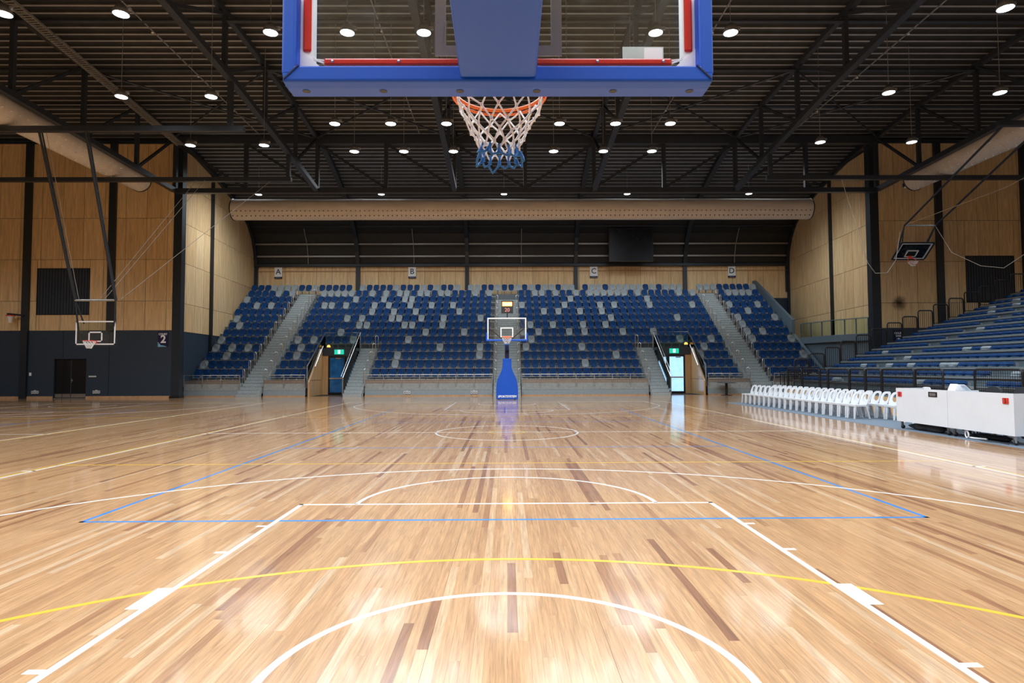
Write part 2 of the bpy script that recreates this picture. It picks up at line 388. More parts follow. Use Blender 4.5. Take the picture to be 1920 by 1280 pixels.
# ================================================================ WALLS
def ply_wall(parent, org, ux, length, z0, z1, holes=(), pw=1.2, ph=2.38, zoff=0.0, th=0.02, nrm=(0,-1,0), mat='plywood', xoff=0.0):
    """separate plywood sheets with open joints; org + ux*s along the wall"""
    ux = Vector(ux); nr = Vector(nrm); org = Vector(org); g = 0.022; cache = {}
    xs = []; s = xoff
    while s < length: xs.append((max(s, 0), min(s+pw, length))); s += pw
    zs = []; z = z0 + zoff
    if zoff > 0: zs.append((z0, z0+zoff))
    while z < z1: zs.append((z, min(z+ph, z1))); z += ph
    for a, b in xs:
        for c, d in zs:
            parts = [(a, b, c, d)]
            for h in holes:
                nxt = []
                for q in parts:
                    x0, x1, y0, y1 = q
                    if x1 <= h[0] or x0 >= h[1] or y1 <= h[2] or y0 >= h[3]: nxt.append(q); continue
                    if x0 < h[0]: nxt.append((x0, h[0], y0, y1)); x0 = h[0]
                    if x1 > h[1]: nxt.append((h[1], x1, y0, y1)); x1 = h[1]
                    if y0 < h[2]: nxt.append((x0, x1, y0, h[2]))
                    if y1 > h[3]: nxt.append((x0, x1, h[3], y1))
                parts = nxt
            for x0, x1, y0, y1 in parts:
                if x1-x0 < 0.06 or y1-y0 < 0.06: continue
                w_, h_ = x1-x0-g, y1-y0-g
                k = (round(w_, 3), round(h_, 3))
                if k not in cache:
                    mb = MB(); p = []
                    for nn in (0, 1):
                        off = nr*(nn*th)
                        for sx, sz in ((-1,-1),(1,-1),(1,1),(-1,1)): p.append(ux*(sx*w_/2) + Vector((0,0,sz*h_/2)) + off)
                    mb.add(p, [(3,2,1,0),(4,5,6,7),(0,1,5,4),(1,2,6,5),(2,3,7,6),(3,0,4,7)])
                    cache[k] = mb.mesh('plywood_panel', mat)
                link('plywood_panel', cache[k], parent, tuple(org + ux*((x0+x1)/2) + Vector((0, 0, (y0+y1)/2))))
YW = 31.9
# far wall left of the stand (court two end) and right of it
wl = MB()
wl.box(-36, -25.66, YW, YW+0.3, 0, 3.84); wl.box(-23.80, -18.9, YW, YW+0.3, 0, 3.84); wl.box(-25.66, -23.80, YW, YW+0.3, 2.27, 3.84)
wl.box(-36, -18.9, YW+0.04, YW+0.3, 3.84, 14.7)
wall_end_left = struct('wall_end_left', wl, 'slate_paint', label='far end wall left of the grandstand, slate paint below plywood sheets')
ply_wall(wall_end_left, (-36, YW+0.03, 0), (1, 0, 0), 16.95, 3.84, 14.6, holes=[(36-26.75, 36-23.76, 4.74, 7.40)], zoff=1.68, pw=1.195, xoff=-0.13)
for x in (-22.55, -25.15): MB().box(x-0.008, x+0.008, YW-0.012, YW+0.01, 0, 3.84).build('wall_joint', 'black_metal', wall_end_left)
wr = MB(); wr.box(21.3, 36, YW, YW+0.3, 0, 3.84); wr.box(21.3, 36, YW+0.04, YW+0.3, 3.84, 14.7)
wall_end_right = struct('wall_end_right', wr, 'slate_paint', label='far end wall right of the grandstand behind the folding bleacher')
ply_wall(wall_end_right, (21.35, YW+0.03, 0), (1, 0, 0), 14.6, 3.84, 14.6, holes=[(26.47-21.35, 29.3-21.35, 5.35, 8.0)], zoff=1.45, pw=1.2, xoff=-0.1)
MB().disc((0, 0, 0), .6, 24, axis='y').build('soot_stain', 'soot', wall_end_right, (22.55, YW-.012+.02-.005, 5.28))
# skirting
for nm, x0, x1, lb in (('baseboard_end_left', -36, -25.66, 'timber skirting board under the slate wall left of the black door'),
                       ('baseboard_end_left_inner', -23.8, -19.05, 'timber skirting board between the black door and the steel column')):
    MB().box(x0, x1, YW-0.03, YW, 0, 0.13).build(nm, 'skirting_wood', label=lb, cat='skirting', kind='structure')
# dark windows
for nm, x0, x1, z0, z1, lb in (('window_1', -26.75, -23.74, 4.74, 7.40, 'dark louvred window in the plywood left of the hanging hoop'),
                               ('window_2', 26.47, 29.30, 5.35, 8.0, 'dark louvred window above the folding bleacher at right')):
    o = MB().box(x0, x1, YW+0.05, YW+0.12, z0, z1).build(nm, 'window_dark', label=lb, cat='window', kind='structure')
    MB().box(x0, x0+.04, YW-.0, YW+.05, z0, z1).box(x1-.04, x1, YW-.0, YW+.05, z0, z1).box(x0, x1, YW, YW+.05, z0, z0+.04).box(x0, x1, YW, YW+.05, z1-.04, z1).build('window_frame', 'black_metal', o)
    n = 18
    sl = MB().box(-0.012, 0.012, YW+0.02, YW+0.05, z0+.04, z1-.04).mesh('slat', 'door_black')
    for i in range(1, n): link('slat', sl, o, (x0+(x1-x0)*i/n, 0, 0))
# side walls beside the grandstand
def side_wall(name, p0, p1, inward, lower, label, strip_s):
    p0 = Vector(p0); p1 = Vector(p1); u = (p1-p0); L = u.length; u.normalize(); nr = Vector(inward)
    q0, q1 = p0 - nr*0.3, p1 - nr*0.3
    o = MB().prism([(p0.x, p0.y), (p1.x, p1.y), (q1.x, q1.y), (q0.x, q0.y)], 'z', 0, 15.3).build(name, 'slate_paint', label=label, cat='wall', kind='structure')
    ply_wall(o, (p0.x, p0.y, 0), u, L, lower, 15.0, zoff=1.68, pw=1.2, nrm=nr, th=0.025)
    for s in strip_s:
        c = p0 + u*s
        MB().beam((c.x+nr.x*0.06, c.y, 0), (c.x+nr.x*0.06, c.y, 15), 0.30, 0.16).build('mullion_post', 'column_steel', o)
    return o
side_wall('wall_side_left', (-19.05, 32.3, 0), (-19.9, 45.3, 0), (1, 0.065, 0), 3.84, 'plywood side wall at the left end of the grandstand', (4.6,))
side_wall('wall_side_right', (21.35, 32.3, 0), (22.4, 45.3, 0), (-1, 0.08, 0), 3.6, 'plywood side wall at the right end of the grandstand', (5.2, 12.8))
# back wall of the stand
bw = MB().box(-20.3, 22.8, 45.3, 45.6, 0, 10.2)
wall_back = struct('wall_back', bw, 'slate_paint', label='plywood rear wall behind the top row of the grandstand')
ply_wall(wall_back, (-19.9, 45.3, 0), (1, 0, 0), 42.3, 8.0-0.9, 9.66, pw=1.22, ph=2.6)
MB().box(-20, 22.5, 45.0, 45.3, 9.66, 9.86).build('ledge', 'column_steel', wall_back)
MB().box(-20, 22.5, 45.19, 45.27, 9.30, 9.36).build('light_trough', 'skirting_wood', wall_back)
# unseen walls of the hall
for nm, b, lb in (('wall_near', (HX0, HX1, HY0-0.3, HY0), 'end wall behind the camera'), ('wall_left', (HX0-0.3, HX0, HY0, 32.2), 'long side wall far left'), ('wall_right', (HX1, HX1+0.3, HY0, 32.2), 'long side wall far right')):
    o = MB().box(*b, 0, 3.84).build(nm, 'slate_paint', label=lb, cat='wall', kind='structure')
    MB().box(*b, 3.84, 15.6).build('plywood_cladding', 'plywood', o)

# ================================================================ ROOF
RP = [(HY0-0.3, 15.62), (2, 15.62), (14, 15.60), (19, 15.52), (24, 15.42), (28, 15.28), (31.4, 15.10), (34.5, 14.86), (37.5, 14.48), (40.2, 13.98), (42.2, 13.42), (43.5, 12.82), (44.4, 12.0), (44.95, 11.0), (45.25, 9.8)]
def roof_z(y):
    for (a, za), (b, zb) in zip(RP, RP[1:]):
        if a <= y <= b: return za + (zb-za)*(y-a)/(b-a)
    return RP[-1][1]
def roof():
    mb = MB()
    # corrugated deck: trapezoid ribs running across the hall
    prof = [(HY0-0.3, roof_z(HY0))]
    y = 10.0
    while y < 42.0:
        z = roof_z(y)
        prof += [(y, z+0.10), (y+0.03, z), (y+0.14, z), (y+0.17, z+0.10)]
        y += 0.49
    x0, x1 = HX0-0.3, HX1+0.3
    vs = []; fs = []
    for py, pz in prof: vs += [(x0, py, pz), (x1, py, pz)]
    for i in range(len(prof)-1): fs.append((2*i, 2*i+1, 2*i+3, 2*i+2))
    mb.add(vs, fs)
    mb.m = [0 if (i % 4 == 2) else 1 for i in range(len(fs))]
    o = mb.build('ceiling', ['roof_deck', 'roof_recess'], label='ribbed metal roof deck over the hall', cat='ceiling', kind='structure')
    vs = []; fs = []; pr = [p for p in RP if p[0] >= 40.2]
    for py, pz in pr: vs += [(-20.3, py, pz+0.12), (22.8, py, pz+0.12)]
    for i in range(len(pr)-1): fs.append((2*i, 2*i+1, 2*i+3, 2*i+2))
    MB().add(vs, fs).build('curved_cladding', 'black_cladding', o)
    # outer skin closes the roof above
    vs = []; fs = []
    for py, pz in RP: vs += [(x0, py, pz+0.3), (x1, py, pz+0.3)]
    for i in range(len(RP)-1): fs.append((2*i, 2*i+1, 2*i+3, 2*i+2))
    MB().add(vs, fs).build('roof_skin', 'black_cladding', o)
    return o
ceiling = roof()

# ================================================================ STEELWORK
TX = [-18.8, -10.75, -2.95, 5.0, 13.1, 21.2]
TN = ['outermost left', 'left', 'centre left', 'centre right', 'right', 'outermost right']
def lerp_prof(p, y):
    for (a, za), (b, zb) in zip(p, p[1:]):
        if a <= y <= b: return za + (zb-za)*(y-a)/(b-a)
    return p[0][1] if y < p[0][0] else p[-1][1]
TOPP = [(2, 15.38), (18.9, 15.28), (28.3, 15.02), (31.4, 14.72)]
for X, nm in zip(TX, TN):
    outer = abs(X) > 15
    bot = [(2, 12.2), (19.4, 12.08), (31.4, 11.75)] if outer else [(2, 13.3), (15.9, 13.22), (21, 12.9), (26, 12.4), (31.4, 11.75)]
    t = thing('roof_truss', f'dark steel roof truss running towards the grandstand, {nm} of six', 'truss', (X, 31.4, 0), group='roof trusses')
    def lp(y, z): return (0, y-31.4, z)
    mb = MB()
    for (a, za), (b, zb) in zip(bot, bot[1:]): mb.beam(lp(a, za), lp(b, zb), 0.26, 0.24)
    mb.build('bottom_chord', 'charcoal_steel', t)
    mb = MB()
    for (a, za), (b, zb) in zip(TOPP, TOPP[1:]): mb.beam(lp(a, za), lp(b, zb), 0.22, 0.22)
    mb.build('top_chord', 'charcoal_steel', t)
    ys = [27.85, 23.9, 19.95, 16.0, 12.05, 8.1]
    for i, y in enumerate(ys):
        zb, zt = lerp_prof(bot, y), lerp_prof(TOPP, y)
        MB().beam(lp(y, zb), lp(y, zt), 0.17, 0.17).build('post', 'charcoal_steel', t)
        yn = ys[i-1] if i else 31.4
        MB().beam(lp(y, zb), lp(yn, lerp_prof(TOPP, yn)), 0.12, 0.12).build('diagonal', 'charcoal_steel', t)
# rafters that carry on over the grandstand and bend down the rear wall
for i, X in enumerate([-19.75, -11.73, -3.13, 5.45, 14.1, 22.25]):
    mb = MB(); pr = [p for p in RP if p[0] >= 31.4]
    tx = TX[i]
    pts = [(tx+(X-tx)*min(1, (y-31.4)/12.0), y, z-0.16) for y, z in pr] + [(X, 45.2, 7.6)]
    for a, b in zip(pts, pts[1:]): mb.beam(a, b, 0.30, 0.30)
    mb.build('curved_rafter', 'column_steel', label=f'curved steel rafter bending down the rear wall, {ORD[i]} from the left', cat='rafter', group='curved rafters', kind='structure')
# transverse truss
t = thing('cross_truss', 'deep steel truss spanning across the hall in front of the grandstand', 'truss', (1.2, 31.5, 0))
PX = [-18.8, -14.8, -10.75, -6.85, -2.95, 1.07, 5.0, 9.0, 13.1, 17.15, 21.2]
MB().beam((-20.0, 0, 11.72), (20.0, 0, 11.72), 0.30, 0.26).build('bottom_chord', 'charcoal_steel', t)
MB().beam((-20.0, 0, 14.62), (20.0, 0, 14.62), 0.34, 0.42).build('top_chord', 'charcoal_steel', t)
for i, x in enumerate(PX):
    MB().beam((x-1.2, 0, 11.85), (x-1.2, 0, 14.42), 0.20, 0.20).build('post', 'charcoal_steel', t)
    if i < len(PX)-1:
        a, b = (x, PX[i+1])
        if (a+b)/2 < 1.07: MB().beam((a-1.2, 0, 14.45), (b-1.2, 0, 11.85), 0.15, 0.15).build('diagonal', 'charcoal_steel', t)
        else: MB().beam((a-1.2, 0, 11.85), (b-1.2, 0, 14.45), 0.15, 0.15).build('diagonal', 'charcoal_steel', t)
# columns
for x, wd, lb in ((-18.8, 0.46, 'thick dark steel column at the left corner of the grandstand'), (21.25, 0.50, 'thick dark steel column at the right corner of the grandstand')):
    o = MB().box(-wd/2, wd/2, -0.22, 0.22, 0.0, 14.5).build('steel_column', 'column_steel', loc=(x, 32.1, 0), label=lb, cat='column', kind='structure')
    MB().box(-wd/2-.05, wd/2+.05, -0.28, 0.26, 0, 0.12).build('base_plate', 'black_metal', o)
for x, z0, lb in ((-27.3, 0, 'slim dark column on the plywood left of the dark window'), (-22.5, 3.84, 'slim dark column on the plywood behind the hanging hoop'),
              (24.95, 0, 'slim dark column on the plywood left of the right window'), (29.95, 0, 'slim dark column on the plywood right of the right window')):
    MB().box(-0.19, 0.19, -0.16, 0, z0, 14.6).build('steel_column', 'column_steel', loc=(x, YW+0.02, 0), label=lb, cat='column', kind='structure')
# horizontal beams
for a, b, hx, lb in (((-35.9, 26.9, 10.95), (-10.6, 26.9, 10.95), -10.75, 'long dark tie beam passing in front of the left column'),
                    ((12.9, 26.9, 11.0), (35.9, 26.9, 11.0), 13.1, 'long dark tie beam passing in front of the right column'),
                    ((-35.9, 20.5, 10.95), (-10.2, 20.5, 10.95), -10.75, 'dark beam carrying the hanging hoop of the left court'),
                    ((19.7, 21.0, 11.35), (35.9, 21.0, 11.35), 24.0, 'dark beam carrying the folded hoop at right')):
    o = MB().beam(a, b, .22, .20).build('tie_beam', 'charcoal_steel', label=lb, cat='beam', kind='structure')
    hz = 12.3 if a[1] > 25 else (12.9 if hx < 0 else 15.3)
    MB().beam((hx, a[1], a[2]), (hx, a[1], hz), .18, .18).build('hanger', 'charcoal_steel', o)
for i, y in enumerate((27.85, 23.9, 19.95)):
    MB().tube([(-35.9, y, 15.0-0.03*i), (35.9, y, 15.0-0.03*i)], 0.085, 8).build('roof_strut', 'charcoal_steel', label=f'round roof strut across all the trusses, {ORD[i]} from the grandstand', cat='strut', group='roof struts', kind='structure')
for i, (xa, xb) in enumerate(zip(TX, TX[1:])):
    for k, (ya, yb) in enumerate(((31.2, 24.0), (24.0, 31.2))):
        MB().tube([(xa, ya, lerp_prof(TOPP, ya)-.1), (xb, yb, lerp_prof(TOPP, yb)-.1)], 0.055, 6).build('brace_rod', 'charcoal_steel', label=f'diagonal roof brace in bay {["one","two","three","four","five"][i]} from the left, {["falling","rising"][k]} to the right', cat='brace', group='roof bracing', kind='structure')
# pipes and cable tray
for x, y0, y1, z, lb in ((-13.9, 10, 31, 15.05, 'thin sprinkler pipe under the roof on the left'), (16.0, 10, 31, 15.0, 'thin sprinkler pipe under the roof on the right'), (-4.9, 10, 31, 15.1, 'thin sprinkler pipe under the roof near the middle'), (8.2, 10, 31, 15.05, 'thin sprinkler pipe under the roof right of the middle')):
    o = MB().tube([(x, y0, z), (x, y1, z-0.25)], 0.028, 6).build('sprinkler_pipe', 'galvanised', label=lb, cat='pipe', kind='structure')
    hd = MB().lathe([(0.012, 0.0), (0.03, -0.05), (0.05, -0.09), (0.001, -0.10)], n=8).mesh('sprinkler_head', 'frame_white')
    for k in range(4): link('sprinkler_head', hd, o, (x, 17+3.6*k, z-0.08-0.042*k))
tray = MB(); a, b = Vector((-17.45, 17.5, 14.6)), Vector((-17.35, 29.3, 13.55))
tray.beam(a+Vector((-.19, 0, 0)), b+Vector((-.19, 0, 0)), .03, .10).beam(a+Vector((.19, 0, 0)), b+Vector((.19, 0, 0)), .03, .10)
n = 90
for i in range(n):
    c = a + (b-a)*(i/n); tray.beam(c+Vector((-.19, 0, -.03)), c+Vector((.19, 0, -.03)), .07, .015)
tray.build('cable_tray', 'galvanised', label='perforated galvanised cable tray hanging under the roof at left', cat='cable tray')
# girts, sag rods and the big screen on the curved rear wall
for i, (y, z) in enumerate(((43.9, 12.55), (44.72, 11.35), (45.05, 10.45))):
    xs = [-19.75, -11.73, -3.13, 5.45, 14.1, 22.25]
    for k in range(5):
        MB().box(xs[k]+.16, xs[k+1]-.16, y-0.10, y, z-0.06, z+0.06).build('girt', 'girt_steel' if i else 'charcoal_steel', label=f'horizontal wall girt, {["top","middle","lowest"][i]} of three in bay {["one","two","three","four","five"][k]} from the left', cat='girt', group='girts on the curved wall', kind='structure')
for k, x in enumerate((-15.6, -7.3, 1.15, 18.0)):
    MB().tube([(x, 43.9, 12.4), (x, 44.68, 11.35), (x, 45.0, 10.4), (x, 45.05, 9.9)], 0.03, 6).build('sag_rod', 'girt_steel', label=f'thin sag rod between the wall girts, {ORD[k]} from the left', cat='rod', group='sag rods', kind='structure')
o = thing('video_screen', 'large black video screen hanging on the dark curved rear wall', 'screen', (9.55, 43.75, 9.78))
for s_ in (-1, 1): MB().beam((s_, .12, 2.3), (s_, .62, 2.3), .08, .08).build('mount', 'black_metal', o)
MB().box(-1.7, 1.7, -0.12, 0.14, 0.0, 2.55).build('bezel', 'black_metal', o); MB().box(-1.63, 1.63, -0.135, -0.118, 0.07, 2.48).build('display', 'screen_black', o)

# ================================================================ ROLLED CURTAINS
def drum(name, label, a, b, r, fabric, rows, pitch, knob, knob_mat, seam_n, caps):
    a = Vector(a); b = Vector(b); d = (b-a); L = d.length; d.normalize()
    t = thing(name, label, 'curtain', tuple(a))
    n = 36
    up = Vector((0, 0, 1)); side = d.cross(up).normalized()
    def P(s, ang, rr): return d*s + side*(math.cos(ang)*rr) + up*(math.sin(ang)*rr)
    # cloth roll, slightly sagging between the straps
    vs = []; fs = []; ns = seam_n*4
    for i in range(ns+1):
        s = L*i/ns; sag = 0.012*math.sin(math.pi*((i % 4)/4))
        for j in range(n):
            ang = 2*math.pi*j/n
            rr = r*(1 + 0.012*math.sin(5*ang+i*0.9)) - sag*(1 if math.sin(ang) > 0 else 0)
            vs.append(P(s, ang, rr))
    for i in range(ns):
        for j in range(n): fs.append((i*n+j, i*n+(j+1) % n, (i+1)*n+(j+1) % n, (i+1)*n+j))
    mb = MB().add(vs, fs, 0, True)
    mb.add([P(0, 2*math.pi*j/n, r*0.985) for j in range(n)], [tuple(range(n))]); mb.add([P(L, 2*math.pi*j/n, r*0.985) for j in range(n)], [tuple(range(n))[::-1]])
    mb.build('fabric_roll', fabric, t)
    for e in caps:
        s = 0 if e == 0 else L
        MB().tube([P(s, 2*math.pi*j/40, r*1.0) for j in range(40)], 0.035, 6, closed=True).build('end_ring', 'black_metal', t)
    kb = MB(); m = int(L/pitch)
    for ang in rows:
        for i in range(m):
            s = pitch*(i+0.5); c = P(s, ang, r*1.005); nr = P(0, ang, 1.0)
            kb.tube([c, c+nr*knob], [knob*0.55, knob*0.40], 6)
    kb.build('toggle_row', knob_mat, t, kind='stuff')
    for i in range(1, seam_n):
        s = L*i/seam_n
        MB().tube([P(s, R_(x), r*1.012) for x in range(-160, 200, 20)], 0.008, 4).build('strap', fabric, t)
    return t
drum('rolled_curtain', 'long tan rolled curtain hanging across the front of the grandstand', (-16.35, 33.5, 11.16), (18.3, 33.5, 11.16), 0.62, 'tan_fabric', (R_(-20), R_(-47)), 0.27, 0.06, 'toggle_dark', 9, (0, 1))
drum('rolled_curtain', 'pale rolled divider curtain with knobs under the left outer truss', (-19.55, 4, 11.68), (-19.55, 29.45, 11.68), 0.57, 'tan_light', (R_(-15), R_(-45), R_(-80)), 0.42, 0.06, 'frame_white', 8, (1,))
drum('rolled_curtain', 'pale rolled divider curtain with knobs under the right outer truss', (22.0, 4, 11.68), (22.0, 29.45, 11.68), 0.57, 'tan_light', (R_(195), R_(225), R_(260)), 0.42, 0.06, 'frame_white', 8, (1,))
for x, lb in ((-19.4, 'small blue drive motor on the left rolled curtain'), (21.6, 'small blue drive motor on the right rolled curtain')):
    o = thing('curtain_motor', lb, 'motor', (x, 29.62, 11.45))
    MB().lathe([(0.001, -.12), (0.11, -.10), (0.12, .0), (0.10, .1), (0.001, .12)], n=12).build('housing', 'navy_pad', o); MB().box(-.05, .05, -.12, .02, -.18, -.10).build('bracket', 'frame_white', o)

# ================================================================ LAMPS
def lamp_proto(rod):
    t = thing('pendant_lamp', 'x', 'lamp')
    MB().lathe([(0.205, 0.0), (0.215, 0.02), (0.20, 0.10), (0.15, 0.19), (0.13, 0.20), (0.11, 0.26), (0.001, 0.27)], n=18).build('housing', 'lamp_housing', t)
    MB().disc((0, 0, 0.008), 0.195, 20, flip=True).build('diffuser', 'lamp_disc', t)
    MB().tube([(0, 0, 0.26), (0, 0, rod)], 0.010, 5).build('rod', 'galvanised', t)
    MB().box(0.16, 0.27, -0.04, 0.04, 0.10, 0.18).build('driver_box', 'galvanised', t)
    return t
LIGHTS = {}
def lamp(x, y, z, label, watts, proto, cone=140, soft=1.4):
    c = copy_tree(proto); c.location = (x, y, z); c['label'] = label; c['group'] = 'pendant lamps'
    k = watts
    if k not in LIGHTS:
        ld = bpy.data.lights.new('lamp_light', 'SPOT'); ld.energy = watts; ld.color = (0.89, 0.955, 1.0); ld.spot_size = R_(cone); ld.spot_blend = 0.45; ld.shadow_soft_size = soft
        LIGHTS[k] = ld
    lo = bpy.data.objects.new('lamp_light', LIGHTS[k]); COL.objects.link(lo); lo.parent = c; lo.location = (0, 0, -0.02)
    return c
lp = lamp_proto(4.25); kids(lp)
RN = ['grandstand', 'second', 'third', 'fourth']
rowsY = [23.72, 20.63, 17.65, 14.07, 10.6, 7.2, 3.8, 0.4, -3.0, -6.4]  # nearest rows and those behind the camera are unseen, added to light the hall
XN = [(-6.72, 'first'), (-4.53, 'second'), (-2.34, 'third'), (2.10, 'fourth'), (4.31, 'fifth'), (6.47, 'sixth')]
for i, y in enumerate(rowsY):
    for x, nm in XN:
        if y == 14.07 and nm == 'fourth': continue
        lamp(x, y, 11.2, f'white pendant lamp over the main court, {nm} from left, {ORD[i]} row from the stand', LAMP_W, lp)
sideY = [22.95, 18.22, 13.15, 8.1, 3.0, -2.1, -7.0]  # later ones are out of view, added to help light the hall
for i, y in enumerate(sideY):
    for x, nm in ((-10.4, 'inner column left of the main court'), (-13.55, 'second column left of the main court'), (13.43, 'inner column right of the main court'), (17.36, 'second column right of the main court')):
        yy = y - (0.3 if x > 0 else 0)
        lamp(x, yy, 11.2, f'unseen pendant lamp, {ORD[i]} from the stand in the {nm}', LAMP_W, lp)
    for x, nm in ((-23.5, 'third column left of the main court'), (-28.5, 'fourth column left of the main court'), (25.5, 'third column right of the main court'), (30.5, 'fourth column right of the main court')):  # outer columns, out of view, added to light the sides of the hall
        lamp(x, y, 11.2, f'unseen pendant lamp, {ORD[i]} from the stand in the {nm}', LAMP_W, lp)
for i, x in enumerate((-15.9, -8.04, -0.16, 7.78, 15.65)):
    lamp(x, 36.0, 12.8, f'white lamp above the grandstand behind the rolled curtain, {ORD[i]} from the left', STAND_W, lp, cone=156, soft=2.0)
for o in [lp] + list(lp.children): bpy.data.objects.remove(o)

# ================================================================ BASKETBALL UNITS
def net_meshes(seed, rope=0.0048):
    r2 = random.Random(seed)
    lev = [(0.226, 0.0), (0.210, -0.062), (0.182, -0.122), (0.150, -0.178), (0.122, -0.228), (0.104, -0.272), (0.096, -0.312)]
    node = {}
    for k, (r, z) in enumerate(lev):
        for i in range(12):
            a = (i + 0.5*(k % 2))*R_(30) + r2.uniform(-.03, .03)*(k > 0)
            node[k, i] = Vector((math.cos(a)*r*(1+r2.uniform(-.05, .05)*(k > 0)), math.sin(a)*r*(1+r2.uniform(-.05, .05)*(k > 0)), z + r2.uniform(-.012, .012)*(k > 0)))
    wm = MB(); bm_ = MB()
    for k in range(6):
        for i in range(12):
            nb = (i, (i-1) % 12) if k % 2 == 0 else (i, (i+1) % 12)
            for j in nb:
                a, b = node[k, i], node[k+1, j]
                mid = (a+b)/2; out = Vector((mid.x, mid.y, 0)).normalized()
                wm.tube([a, mid + out*r2.uniform(-.006, .008), b], rope, 5)
            if k: wm.tube([node[k, i]+Vector((0, 0, .010)), node[k, i]-Vector((0, 0, .010))], [rope*1.9, rope*1.7], 6)
    for i in range(12):
        a, b = node[6, i], node[6, (i+1) % 12]
        o1 = Vector((a.x+b.x, a.y+b.y, 0)).normalized(); q = r2.uniform(0.01, 0.06)
        bm_.tube([a+Vector((0, 0, .02)), a+o1*q*.6-Vector((0, 0, .022)), (a+b)/2+o1*q-Vector((0, 0, r2.uniform(.03, .06))), b+o1*q*.6-Vector((0, 0, .022)), b+Vector((0, 0, .02))], rope*1.35, 6)
        bm_.tube([a+Vector((0, 0, .03)), a-Vector((0, 0, .02))], rope*1.5, 6)
    return wm, bm_
def rim_parts(t, origin, mat='rim_orange', seed=1, plain=False, rope=0.0048):
    """ring, bracket, hooks and net as parts of t; ring centre at origin, board face at +y 0.375"""
    ox, oy, oz = origin
    ring = MB().tube([(math.cos(2*math.pi*j/40)*0.235, math.sin(2*math.pi*j/40)*0.235, 0) for j in range(40)], 0.0105, 8, closed=True)
    ring.tube([(math.cos(2*math.pi*j/40)*0.243, math.sin(2*math.pi*j/40)*0.243, -0.022) for j in range(40)], 0.0075, 6, closed=True)
    ro = ring.build('rim', mat, t, origin)
    br = MB().prism([(-.09, .225), (.09, .225), (.075, .372), (-.075, .372)], 'z', -0.03, 0.012); br.box(-.09, .09, .36, .374, -.13, .04)
    br.build('rim_bracket', mat, ro)
    hk = MB()
    for i in range(12):
        a = i*R_(30); hk.tube([(math.cos(a)*.235, math.sin(a)*.235, -.005), (math.cos(a)*.232, math.sin(a)*.232, -.035)], .005, 5)
    hk.build('hook_ring', mat, ro)
    wm, bm_ = net_meshes(seed, rope)
    no = wm.build('net', 'net_white', t, (ox, oy, oz-0.02))
    if not plain: bm_.build('net_hem', 'net_blue', no)
    return ro
def board_parts(t, hw=0.9, z0=2.9, z1=3.95, y=0.375, pad=True, frame='frame_white', back=True, sq=True):
    MB().box(-hw, hw, y, y+0.012, z0, z1).build('glass_pane', 'board_glass', t)
    w_ = 0.05
    MB().box(-hw, hw, y-.003, y, z1-w_, z1).box(-hw, hw, y-.003, y, z0, z0+w_).box(-hw, -hw+w_, y-.003, y, z0+w_, z1-w_).box(hw-w_, hw, y-.003, y, z0+w_, z1-w_).build('border_line', 'frame_white', t)
    sb = z0+0.15
    MB().box(-.295, .295, y-.003, y, sb, sb+w_).box(-.295, .295, y-.003, y, sb+.40, sb+.45).box(-.295, -.245, y-.003, y, sb+w_, sb+.40).box(.245, .295, y-.003, y, sb+w_, sb+.40).build('shooter_square', 'frame_white', t)
    f = MB(); yb = y+.012
    f.box(-hw, hw, yb, yb+.05, z1-.06, z1).box(-hw, hw, yb, yb+.05, z0, z0+.06).box(-hw, -hw+.06, yb, yb+.05, z0+.06, z1-.06).box(hw-.06, hw, yb, yb+.05, z0+.06, z1-.06)
    f.build('back_frame', frame, t)
